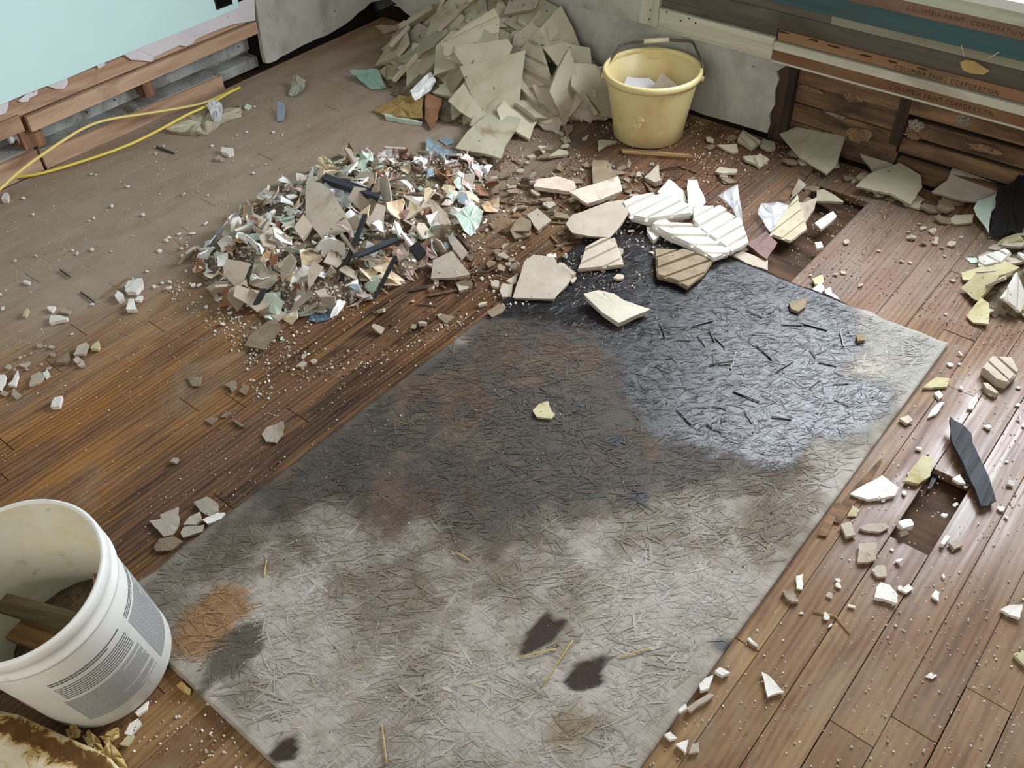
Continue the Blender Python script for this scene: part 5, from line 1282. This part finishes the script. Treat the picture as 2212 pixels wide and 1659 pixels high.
strew(30, [(1700, 330), (1860, 360), (2230, 470), (2230, 520), (2000, 480), (1850, 430), (1740, 440)], V_g, 'plaster_fragment', 'plaster fragment on the floor along the planks', 'plaster', 0.12, (0.5, 1.9))
strew(14, [(1510, 250), (1650, 300), (1700, 380), (1560, 400), (1500, 330)], V_g, 'plaster_fragment', 'plaster fragment on the floor past the bucket', 'plaster', 0.10, (0.4, 1.6))
strew(13, [(1100, 260), (1310, 280), (1320, 340), (1120, 350)], V_g, 'plaster_fragment', 'plaster fragment on the bare floor', 'plaster', 0.12, (0.4, 1.6))
strew(75, [(1040, 350), (1330, 350), (1500, 390), (1350, 480), (1120, 560), (1000, 640), (950, 600), (1060, 480)], V_bn, 'plaster_fragment', 'brown crumbly plaster fragment on the rubble strewn boards', 'plaster', 0.3)
strew(60, [(1040, 350), (1480, 350), (1500, 420), (1350, 480), (1100, 600), (900, 690), (900, 620), (1060, 480)], SPB, 'wood_splinter', 'brown rotten splinter on the rubble strewn boards', 'wood', 0.12, (0.5, 1.2))
strew(40, [(1450, 640), (1800, 680), (1850, 800), (1800, 930), (1600, 980), (1450, 900), (1380, 760)], SPL, 'wood_splinter', 'black wet splinter on the strand board sheet', 'wood', 0.04, (0.3, 0.9))
strew(75, [(1040, 340), (1500, 350), (1640, 420), (1450, 620), (1100, 640), (930, 720), (560, 820), (560, 700), (700, 700), (900, 640), (1060, 480)], V_s, 'plaster_chip', 'small beige plaster chip on the rubble strewn floor', 'plaster', 0.25, (0.5, 1.5))
strew(35, [(350, 520), (480, 470), (520, 660), (560, 800), (420, 680), (330, 620)], V_w, 'plaster_chip', 'small white plaster chip on the boards', 'plaster', 0.25, (0.4, 1.0))
strew(40, [(0, 430), (560, 210), (700, 280), (560, 420), (400, 520), (240, 680), (0, 830)], V_w, 'plaster_chip', 'small white plaster chip on the dusty boards', 'plaster', 0.2, (0.3, 0.8))
strew(14, [(0, 740), (120, 740), (110, 850), (0, 850)], V_s, 'plaster_chip', 'small pale plaster chip on the boards', 'plaster', 0.2, (0.3, 0.9))
strew(42, [(2060, 760), (2212, 760), (2230, 1100), (2000, 1300), (1640, 1400), (1420, 1659), (1400, 1640), (1760, 1190)], V_w, 'plaster_chip', 'small white plaster chip on the worn boards', 'plaster', 0.2, (0.3, 0.9))
strew(14, [(1750, 480), (1850, 470), (2060, 560), (2080, 700), (1900, 660), (1720, 600)], V_s, 'plaster_chip', 'small beige plaster chip on the reddish boards', 'plaster', 0.2, (0.3, 0.8))
strew(16, [(2050, 480), (2110, 520), (2100, 560), (2000, 540), (1900, 480)], V_s, 'plaster_chip', 'small dusty plaster chip near the tar paper', 'plaster', 0.25, (0.4, 1.2))

# ------------------------------------------------------------------ crumbs and dust grains: uncountable
CRUMB = NT('mixed_crumbs')
ca_ = CRUMB.n('Attribute', attribute_name='tone')
CRUMB_M = CRUMB.out(ca_.outputs['Color'], 0.9, 0.2)
def crumbs(name, num, poly_px, size, tones, label, hf=None, flat=1.0):
    G = ground(poly_px)
    gx0, gx1 = min(p[0] for p in G), max(p[0] for p in G); gy0, gy1 = min(p[1] for p in G), min(max(p[1] for p in G), 2.79)
    P_ = np.stack([rng.uniform(gx0, gx1, num * 4), rng.uniform(gy0, gy1, num * 4)], 1)
    sd_ = seg_sd(P_, G)
    cl = fbm(P_, 6, 11.0)
    ok = (sd_ > 0) & (rng.uniform(-0.5, 0.4, len(P_)) < cl)
    P_ = P_[ok][:num]
    V_, F_, C_ = [], [], []
    for (x_, y_) in P_:
        s_ = size * random.uniform(0.3, 1.0) * random.uniform(0.5, 1.2)
        a0 = random.uniform(0, 6.28); z_ = surf(x_, y_) if hf is None else max(0.001, hf(x_, y_) * 0.8 + mnoise.noise((x_ * 30, y_ * 30, 1)) * 0.012 - 0.003)
        b0 = len(V_); e_ = random.uniform(0.25, 1.0)
        for k in range(4):
            a = a0 + k * 1.57 + random.uniform(-.4, .4)
            V_.append((x_ + math.cos(a) * s_ * (e_ if k % 2 else 1), y_ + math.sin(a) * s_ * (e_ if k % 2 else 1), z_ - 0.0006))
        for k in range(3):
            a = a0 + k * 2.09 + random.uniform(-.4, .4)
            V_.append((x_ + math.cos(a) * s_ * .55, y_ + math.sin(a) * s_ * .55, z_ + s_ * flat * random.uniform(0.5, 0.9)))
        F_ += [(b0 + 4, b0 + 5, b0 + 6), (b0, b0 + 1, b0 + 5, b0 + 4), (b0 + 1, b0 + 2, b0 + 5), (b0 + 2, b0 + 3, b0 + 6, b0 + 5), (b0 + 3, b0, b0 + 4, b0 + 6)]
        c_ = random.choice(tones); v_ = random.uniform(.8, 1.1)
        C_ += [(c_[0] * v_, c_[1] * v_, c_[2] * v_, 1)] * 7
    me_ = mesh(name, V_, F_)
    cc_ = me_.color_attributes.new('tone', 'FLOAT_COLOR', 'POINT')
    cc_.data.foreach_set('color', np.array(C_, np.float32).ravel())
    tag(link(name, me_, CRUMB_M), label, 'crumbs', kind='stuff')
TW, TB, TN, TD, TM = lin(226, 220, 208), lin(190, 178, 156), lin(130, 108, 84), lin(64, 46, 34), lin(190, 214, 196)
crumbs('plaster_crumbs', 900, [(0, 430), (560, 200), (880, 250), (700, 330), (480, 480), (380, 640), (500, 760), (300, 900), (0, 1000)], 0.0026, [TW, TW, TB, TN], 'fine white crumbs sprinkled over the dusty boards by the mint wall')
crumbs('plaster_crumbs', 2600, [(1000, 340), (1650, 330), (1680, 420), (1450, 620), (1050, 680), (800, 800), (560, 860), (520, 700), (900, 640), (1060, 470)], 0.0055, [TW, TB, TB, TN, TN, TD], 'coarse brown and beige crumbs around the mixed pile')
crumbs('plaster_crumbs', 520, [(330, 620), (420, 500), (560, 640), (640, 760), (560, 900), (450, 700)], 0.005, [TW, TW, TB, TM], 'white and mint crumbs at the mint end of the mixed pile')
crumbs('plaster_crumbs', 1500, [(1650, 300), (2230, 470), (2230, 760), (2050, 740), (1700, 580), (1700, 440)], 0.0036, [TB, TB, TN, TN], 'dusty crumbs along the rotted planks')
crumbs('plaster_crumbs', 750, [(2060, 740), (2230, 740), (2230, 1659), (1400, 1659), (1760, 1190)], 0.0030, [TW, TW, TB], 'white crumbs scattered on the worn boards beyond the cut edge')
crumbs('plaster_crumbs', 420, [(400, 1500), (350, 1250), (1050, 720), (1560, 600), (1980, 740), (1400, 1600), (620, 1620)], 0.0026, [TW, TB, TN, TD], 'few pale specks sprinkled over the strand board sheet')
crumbs('plaster_crumbs', 700, [(1100, 250), (1330, 260), (1500, 240), (1660, 290), (1640, 350), (1050, 350)], 0.0045, [TB, TN, TN, TW], 'dusty crumbs between the corner heap and the yellow bucket')
crumbs('plaster_crumbs', 380, [(560, 840), (900, 700), (1040, 690), (620, 1010), (330, 1220), (300, 1100)], 0.003, [TB, TN, TW], 'pale specks on the dark damp boards')
crumbs('plaster_crumbs', 90, [(260, 1600), (330, 1500), (420, 1480), (560, 1659), (300, 1659)], 0.004, [TW, TB], 'pale crumbs on the boards in front of the white pail')

TP = lin(206, 180, 168)
crumbs('paint_flecks', 2600, [(400, 590), (470, 500), (560, 440), (700, 370), (760, 340), (900, 345), (1030, 340), (1060, 400), (1050, 480), (960, 540), (900, 600), (800, 640), (700, 690), (600, 680), (480, 650)], 0.011, [TW, TW, TB, TM, TP, TP, TN, lin(120, 78, 58)], 'tiny white, mint and pink flecks filling the mixed scrap pile', heap_mid, 0.6)

# ------------------------------------------------------------------ straws on the sheet
STRAW = mat_plain('dry_straw', lin(186, 160, 96), 0.6, 0.3)
for (p0, p1), lb in zip((((1171, 1482), (1238, 1383)), ((1121, 1420), (1202, 1402)), ((1340, 1420), (1408, 1399)), ((571, 1245), (576, 1210)), ((986, 1194), (1016, 1211)), ((825, 1565), (836, 1650))),
                        ('long straw stalk on the pale part of the sheet beside a hole', 'straw stalk lying across the leaf shaped hole', 'short straw stalk between hole and cut edge of the sheet', 'tiny straw bit beside the orange stain', 'tiny straw bit at the border of the brown stain', 'hair thin straw near the ochre stain')):
    a, b = Vector(at(p0[0], p0[1], 0.015)), Vector(at(p1[0], p1[1], 0.015))
    m_ = (a + b) / 2 + Vector((0, 0, 0.0015))
    o_ = link('straw', tube_mesh('straw', smooth_path([a - (a + b) / 2 + Vector((0, 0, -.0005)), m_ - (a + b) / 2, b - (a + b) / 2], 3), 0.0013, 5), STRAW)
    o_.location = (a + b) / 2
    tag(o_, lb, 'straw')
a, b, c_ = [Vector(at(px_, py_, 0.003)) for px_, py_ in ((1757, 1320), (1803, 1330), (1836, 1368))]
o_ = link('twig', tube_mesh('twig', [a - b, Vector((0, 0, 0)), c_ - b], 0.0016, 5), WD_SPLINT); o_.location = b
tag(o_, 'thin bent twig on the worn tan boards by the cut edge', 'twig')

# ------------------------------------------------------------------ clear plastic scraps by the bright slabs
pn = NT('clear_plastic')
tr = pn.n('BsdfTransparent'); gl = pn.n('BsdfGlossy'); gl.inputs['Roughness'].default_value = 0.35; gl.inputs[0].default_value = (0.9, 0.93, 0.95, 1)
df = pn.n('BsdfDiffuse'); df.inputs[0].default_value = lin(200, 204, 206)
m1 = pn.n('MixShader'); m1.inputs[0].default_value = 0.75; pn.l(gl.outputs[0], m1.inputs[1]); pn.l(df.outputs[0], m1.inputs[2])
m2 = pn.n('MixShader'); m2.inputs[0].default_value = 0.34; pn.l(tr.outputs[0], m2.inputs[1]); pn.l(m1.outputs[0], m2.inputs[2])
pn.l(m2.outputs[0], pn.t.nodes['Material Output'].inputs[0])
slab('plastic_scrap', C7((880, 350), (1020, 300), (1090, 520), (1080, 560), (1000, 420)), 0.003, pn.m, 'clear plastic strip leaning on the bright white slab', 'plastic', tilt=(18, 10), z=0.035, warp=0.006)
slab('plastic_scrap', C7((1195, 420), (1220, 370), (1400, 360), (1480, 400), (1330, 500), (1310, 560)), 0.003, pn.m, 'clear plastic sheet draped by the floor gap', 'plastic', tilt=(8, 4), z=0.006, warp=0.006)

# ------------------------------------------------------------------ yellow cables
YC = mat_plain('yellow_cable_jacket', lin(226, 204, 92), 0.5, 0.4)
YC2 = mat_plain('pale_yellow_cable_jacket', lin(226, 204, 124), 0.5, 0.4)
run1 = [at_x(-40, 440, -3.02), at_x(0, 408, -3.02), at_x(45, 368, -3.03), at_x(100, 328, -3.04), at_x(175, 280, -3.06), at_x(235, 258, -3.07), at_x(330, 243, -3.06), at_x(430, 225, -3.05), at_x(478, 206, -3.05), at_x(505, 193, -3.07)]
run2 = [at(-60, 386, 0.012), at(0, 384, 0.012), at(70, 378, 0.012), at(150, 357, 0.014), at(260, 320, 0.016), at(330, 288, 0.020), at(400, 250, 0.028), at(450, 227, 0.03), at(490, 203, 0.028), at(518, 189, 0.020)]
for nm, pts, m_, lb in (('cable', run1, YC2, 'pale yellow flat cable hanging in front of the open wall foot'), ('cable', run2, YC, 'yellow flat cable lying on the floor by the mint wall')):
    o0 = Vector(pts[-1])
    o_ = link(nm, tube_mesh(nm, smooth_path([Vector(p) - o0 for p in pts], 6), 0.0062, 8, 0.75), m_)
    o_.location = o0
    tag(o_, lb, 'cable')

# ------------------------------------------------------------------ yellow bucket
bk = empty('bucket', (-1.578, 2.594, 0.001))
tag(bk, 'yellow plastic bucket with a wire handle standing by the window wall', 'bucket')
bn = NT('aged_yellow_plastic')
co = bn.objco()
col = bn.mix(bn.ramp(bn.noise(co, 5, 4), [(0.3, 0), (0.7, 1)]), lin(208, 190, 134), lin(222, 206, 154))
sepx = bn.n('SeparateXYZ'); bn.l(co, sepx.inputs[0])
stn = bn.math('MULTIPLY', bn.ramp(bn.noise(bn.mapping(co, loc=(0.1, 0.0, 0.0)), 9, 4, .6), [(0.52, 0), (0.70, 1)]), 0.5)
col = bn.mix(stn, col, lin(200, 160, 92))
col = bn.mix(bn.ramp(bn.noise(co, 60, 3, .7), [(0.70, 0), (0.74, 0.85)]), col, lin(92, 74, 44))
YB = bn.out(col, 0.38, 0.5)
bn.b.inputs['Subsurface Weight'].default_value = 0.08
bn.b.inputs['Subsurface Radius'].default_value = (0.02, 0.015, 0.006)
link('body', lathe_mesh('body', [(0, 0.0), (0.116, 0.0), (0.122, 0.004), (0.128, 0.06), (0.157, 0.222), (0.157, 0.226), (0.154, 0.226), (0.125, 0.06), (0.119, 0.008), (0, 0.008)], 56), YB, bk)
link('rim', lathe_mesh('rim', [(0.1535, 0.216), (0.164, 0.214), (0.168, 0.222), (0.1675, 0.234), (0.163, 0.239), (0.157, 0.238), (0.153, 0.232), (0.1535, 0.216)], 56), YB, bk)
vd = Vector((-0.52, 0.854, 0)); rv = Vector((0.854, 0.52, 0))
# spout bulge on the far side of the rim, and a moulded lug in front
pl = []
for k in range(9):
    a = -1 + 2 * k / 8
    pl.append((a * 0.045, 0.018 * (1 - a * a)))
sp = link('spout', extrude_poly(pl + [(0.045, -0.012), (-0.045, -0.012)], ((0, 0, 0), (1, 0, 0), (0, 1, 0), (0, 0, 1)), 0.03), YB, bk)
sp.location = vd * 0.160 + Vector((0, 0, 0.205)); sp.rotation_euler = (0, 0, math.atan2(rv.y, rv.x))
fd = Vector((0.40, -0.91, 0)).normalized()
lg = link('torn_lug', frag_mesh('torn_lug', [(-0.018, -0.016), (0.004, -0.022), (0.020, 0.004), (0.012, 0.022), (-0.006, 0.020), (-0.02, 0.006)], 0.010, 0.08, 2, 0.003), YB, bk)
lg.location = fd * 0.134 + rv * (-0.014) + Vector((0, 0, 0.112)); lg.rotation_euler = (R(86), 0, math.atan2(fd.x, -fd.y))
# handle
def along(px_, py_, dist):
    v = ray(px_, py_); v0 = np.array([-1.578, 2.594]) ; n2 = np.array([-0.52, 0.854])
    t = (v0 @ n2 + dist) / (v[:2] @ n2)
    return Vector(CAM + v * t) - bk.location
WIRE = mat_plain('rusty_wire', lin(96, 84, 72), 0.45, 0.5, 0.6)
p_l, p_r = rv * -0.170 + Vector((0, 0, 0.205)), rv * 0.170 + Vector((0, 0, 0.205))
hp = [p_l, p_l + Vector((0, 0, 0.02)), along(1310, 143, 0.03), along(1341, 98, 0.13), along(1350, 94, 0.14), along(1391, 89, 0.15)]
hp2 = [along(1446, 86, 0.15), along(1488, 89, 0.14), along(1497, 92, 0.13), along(1511, 122, 0.06), along(1518, 142, 0.01), p_r + Vector((0, 0, 0.012)), p_r]
hd_ = link('handle', tube_mesh('handle', hp + hp2, 0.0046, 8), WIRE, bk)
link('grip', tube_mesh('grip', [hp[-1], (hp[-1] + hp2[0]) / 2, hp2[0]], 0.008, 12), mat_plain('pale_plastic_grip', lin(214, 206, 176), 0.5, 0.4), hd_)
for p_ in (p_l, p_r):
    e_ = link('handle_ear', lathe_mesh('handle_ear', [(0, 0.008), (0.010, 0.007), (0.012, -0.006), (0, -0.008)], 12), YB, bk)
    e_.location = p_ * 0.97 + Vector((0, 0, 0.006)); e_.rotation_euler = (R(90), 0, math.atan2(rv.y, rv.x) + R(90))
# what is in the bucket
bcx, bcy = -1.578, 2.594
o_ = link('plaster_slab', frag_mesh('plaster_slab', [(-0.085, -0.05), (0.0, -0.09), (0.08, -0.055), (0.07, 0.03), (-0.02, 0.075), (-0.09, 0.04)], 0.010, 0.05, 2, 0.002), mat_mottled('pale_lilac_plaster', lin(206, 202, 208), lin(222, 218, 222), 10, .8, var=0))
o_.location = (bcx - 0.025, bcy + 0.02, 0.125); o_.rotation_euler = (R(14), R(14), R(20)); tag(o_, 'pale plaster slab inside the yellow bucket', 'plaster')
o_ = link('plaster_fragment', frag_mesh('plaster_fragment', [(-0.05, 0), (-0.03, -0.02), (0.06, -0.02), (0.05, 0.01), (-0.03, 0.05)], 0.009, 0.04, 2, 0.001), PL_BEIGE)
o_.location = (bcx + 0.03, bcy + 0.05, 0.150); o_.rotation_euler = (R(50), R(10), R(30)); tag(o_, 'tan pointed shard sticking up inside the yellow bucket', 'plaster')
o_ = link('plaster_rubble', lathe_mesh('plaster_rubble', [(0, 0.1), (0.08, 0.094), (0.124, 0.085), (0.118, 0.02), (0, 0.02)], 24), RUB)
o_.location = (bcx, bcy, 0); tag(o_, 'rubble filling the bottom of the yellow bucket', 'rubble', kind='stuff')

# ------------------------------------------------------------------ white pail
ax = Vector((0.083, -0.161, 1)).normalized()
pr = Vector((0, 0, 1)).rotation_difference(ax).to_matrix().to_4x4()
pail = empty('pail', (-1.242, 0.202, 0.0245))
pail.rotation_euler = pr.to_euler()
tag(pail, 'big white plastic pail with grey printed text, leaning beside the strand board sheet', 'pail')
wn = NT('white_pail_plastic')
co = wn.objco()
col = wn.mix(wn.ramp(wn.noise(co, 7, 4, .6), [(0.35, 0), (0.7, 1)]), lin(216, 217, 210), lin(232, 232, 226))
col = wn.mix(wn.ramp(wn.noise(co, 26, 5, .7), [(0.62, 0), (0.74, 0.5)]), col, lin(158, 150, 132))
WP = wn.out(col, 0.42, 0.45)
iw = NT('stained_pail_inside')
co = iw.objco()
col = iw.mix(iw.ramp(iw.noise(co, 9, 5, .65), [(0.38, 0), (0.66, 1)]), lin(222, 220, 206), lin(210, 202, 172))
col = iw.mix(iw.ramp(iw.noise(co, 22, 5, .7), [(0.60, 0), (0.72, 0.6)]), col, lin(150, 142, 122))
IW = iw.out(col, 0.6, 0.3)
body = link('body', lathe_mesh('body', [(0, 0.0), (0.122, 0.0), (0.130, 0.006), (0.1405, 0.296), (0.1405, 0.30)], 72), WP, pail)
link('inner_wall', lathe_mesh('inner_wall', [(0.1405, 0.358), (0.138, 0.30), (0.126, 0.012), (0, 0.010)], 72), IW, pail)
link('collar', lathe_mesh('collar', [(0.1400, 0.298), (0.1480, 0.300), (0.1485, 0.308), (0.1450, 0.312), (0.1450, 0.330), (0.1490, 0.334), (0.1490, 0.354), (0.1470, 0.359), (0.1425, 0.360), (0.1400, 0.357)], 72), WP, pail)
# printed text blocks, as curved patches of print just proud of the wall
INKG = mat_plain('grey_label_print', lin(150, 152, 150), 0.6, 0.3)
INKD = mat_plain('dark_label_print', lin(96, 98, 98), 0.6, 0.3)
def rad_at(z): return 0.130 + (0.1405 - 0.130) * (z - 0.006) / 0.29 + 0.0004
def print_block(name, a0, a1, z0, z1, rows_, mat, wordy=True, fill=1.0, lw=0.55):
    V_, F_ = [], []
    dz = (z1 - z0) / rows_
    for i in range(rows_):
        z_ = z1 - dz * (i + 1)
        a = a0
        end = a0 + (a1 - a0) * (1.0 if random.random() < 0.7 else random.uniform(0.5, 0.95))
        while a < end:
            wl_ = R(random.uniform(1.2, 4.6)) if wordy else (end - a)
            b = min(a + wl_, end)
            n_ = max(1, int((b - a) / R(3)))
            b0 = len(V_)
            for k in range(n_ + 1):
                t = a + (b - a) * k / n_
                for zz_ in (z_, z_ + dz * lw): V_.append((rad_at(zz_) * math.cos(t), rad_at(zz_) * math.sin(t), zz_))
            for k in range(n_): F_.append((b0 + 2 * k, b0 + 2 * k + 2, b0 + 2 * k + 3, b0 + 2 * k + 1))
            a = b + R(0.45)
    return link(name, mesh(name, V_, F_), mat, body)
print_block('label_print', R(33), R(84), 0.045, 0.215, 40, INKG, True, 1, 0.68)
print_block('label_print', R(-38), R(27), 0.050, 0.155, 26, INKG, True, 1, 0.68)
print_block('label_heading', R(-34), R(27), 0.225, 0.240, 2, INKD, True)
print_block('label_heading', R(-34), R(25), 0.165, 0.215, 7, INKD, True, 1, 0.4)
print_block('label_heading', R(33), R(80), 0.222, 0.24, 3, INKD, True, 1, 0.5)
link('red_mark', (lambda: mesh('red_mark', [(rad_at(z_) * math.cos(R(t)), rad_at(z_) * math.sin(R(t)), z_) for t in (-82, -78, -74, -70) for z_ in (0.10, 0.16)], [(0, 2, 3, 1), (2, 4, 5, 3), (4, 6, 7, 5)]))(), mat_plain('faded_red_print', lin(190, 120, 116), 0.6), body)
# things standing in the pail
def in_pail(p): return pail.matrix_world @ Vector(p)
bpy.context.view_layer.update()
def pail_piece(name, a, b, wd, th, mat, label):
    a, b = in_pail(a), in_pail(b)
    ln = (b - a).length
    me_ = frag_mesh(name, [(-wd / 2, -ln / 2), (wd / 2, -ln / 2), (wd / 2, ln * .3), (wd * .1, ln / 2), (-wd * .4, ln * .42)] if 'shard' in name else [(-wd / 2, -ln / 2), (wd / 2, -ln / 2), (wd / 2, ln / 2), (-wd / 2, ln / 2)], th, 0.01, 2, 0.0005)
    o_ = link(name, me_, mat)
    dv = (b - a).normalized()
    o_.rotation_euler = dv.to_track_quat('Y', 'Z').to_euler()
    o_.location = (a + b) / 2
    tag(o_, label, 'wood')
pail_piece('wood_shard', (0.055, 0.060, 0.03), (0.070, 0.088, 0.305), 0.036, 0.010, WD_STUD, 'brown split wood shard standing inside the white pail')
pail_piece('wood_scrap', (-0.10, -0.045, 0.20), (0.105, 0.03, 0.232), 0.035, 0.012, mat_wood('grey_green_slat', lin(120, 108, 80), lin(78, 68, 48), 1, 50, 12, .8, .4, 0.05), 'grey brown slat lying across inside the white pail')
pail_piece('wood_scrap', (-0.09, -0.06, 0.13), (0.10, 0.0, 0.175), 0.05, 0.012, WD_SPLINT, 'pale tan slat below the grey one in the white pail')
o_ = link('plaster_rubble', lathe_mesh('plaster_rubble', [(0, 0.10), (0.07, 0.11), (0.129, 0.09), (0.125, 0.02), (0, 0.02)], 24), RUB)
o_.matrix_world = pail.matrix_world.copy(); tag(o_, 'rubble filling the bottom of the white pail', 'rubble', kind='stuff')

# ------------------------------------------------------------------ stained plaster board chunk in the near corner
cn = NT('brown_stained_board')
co = cn.objco()
at_ = cn.n('Attribute', attribute_name='soak')
col = cn.mix(cn.ramp(cn.noise(co, 16, 4, .6), [(0.35, 0), (0.7, 1)]), lin(200, 190, 162), lin(218, 210, 186))
q1 = cn.noise(co, 26, 6, .7, .6)
stm = cn.ramp(cn.math('ADD', q1, cn.math('MULTIPLY', at_.outputs['Fac'], 0.42)), [(0.66, 0), (0.74, 1)])
edge_t = cn.ramp(cn.math('ADD', q1, cn.math('MULTIPLY', at_.outputs['Fac'], 0.42)), [(0.52, 0), (0.70, 1)])
col = cn.mix(edge_t, col, lin(178, 146, 84))
col = cn.mix(stm, col, cn.mix(cn.noise(co, 40, 4), lin(52, 34, 18), lin(116, 82, 42)))
cn.bump(q1, 0.5, 0.01)
CHUNK = cn.out(col, 0.85, 0.2)
def chunk_point(px_, py_, z): return Vector(at(px_, py_, z))
cor = [(-60, 1500, 0.075), (0, 1528, 0.075), (50, 1537, 0.072), (100, 1560, 0.062), (150, 1585, 0.050), (195, 1605, 0.036), (235, 1630, 0.022), (268, 1665, 0.008), (290, 1720, 0.004)]
edge_pts = [chunk_point(*p) for p in cor]
org = Vector((edge_pts[4].x, edge_pts[4].y, 0.0))
V_, F_ = [], []
prof_ = [(0.0, 0.0), (0.003, 0.55), (0.008, 1.0), (0.02, 1.06), (0.035, 1.02), (0.05, 1.08), (0.07, 1.0), (0.12, 1.05), (0.20, 0.95)]
inw = Vector((0.02, -1.0, 0)).normalized()
for i, p in enumerate(edge_pts):
    for (dd_, hh_) in prof_:
        jz = mnoise.noise((i * 0.9, dd_ * 30, 3)) * 0.006
        V_.append(p - org + inw * (dd_ + mnoise.noise((i * 1.7, 0, 8)) * 0.006) + Vector((0, 0, -p.z + max(0.0, p.z * hh_ + (jz if hh_ > 0.3 else 0)))))
m_ = len(prof_)
for i in range(len(edge_pts) - 1):
    for k in range(m_ - 1):
        F_.append((i * m_ + k, i * m_ + k + 1, (i + 1) * m_ + k + 1, (i + 1) * m_ + k))
ck_me = mesh('stained_board_chunk', V_, F_, True)
soak = ck_me.attributes.new('soak', 'FLOAT', 'POINT')
soak.data.foreach_set('value', [max(0.0, 1 - abs(dd_ - 0.03) / 0.032) for _ in edge_pts for (dd_, hh_) in prof_])
ck = link('stained_board_chunk', ck_me, CHUNK)
ck.location = org
tag(ck, 'cream board chunk with burnt brown stains in front of the white pail', 'board')
YP = mat_mottled('ochre_torn_paper', lin(176, 148, 92), lin(206, 184, 130), 14, .85, lin(130, 90, 40), .64, 0, bump=.5)
for pts, lb, zt in ((CP((380, 1440), (430, 1405), (470, 1440), (460, 1480), (400, 1490)), 'ochre torn paper between the white pail and the stained chunk', 0.03),
                    (CP((480, 1480), (520, 1440), (580, 1500), (600, 1560), (540, 1590)), 'yellow fibrous scrap beside the stained chunk', 0.014),
                    (CP((590, 1560), (640, 1510), (700, 1580), (740, 1659), (560, 1670)), 'broad ochre torn sheet in front of the stained chunk', 0.008),
                    (CP((580, 1480), (640, 1440), (690, 1430), (690, 1480), (620, 1530)), 'brown ochre scrap in front of the white pail', 0.010)):
    slab('paper_scrap', pts, 0.004, YP, lb, 'paper', tilt=(6, 4), z=zt - 0.006, warp=0.004)
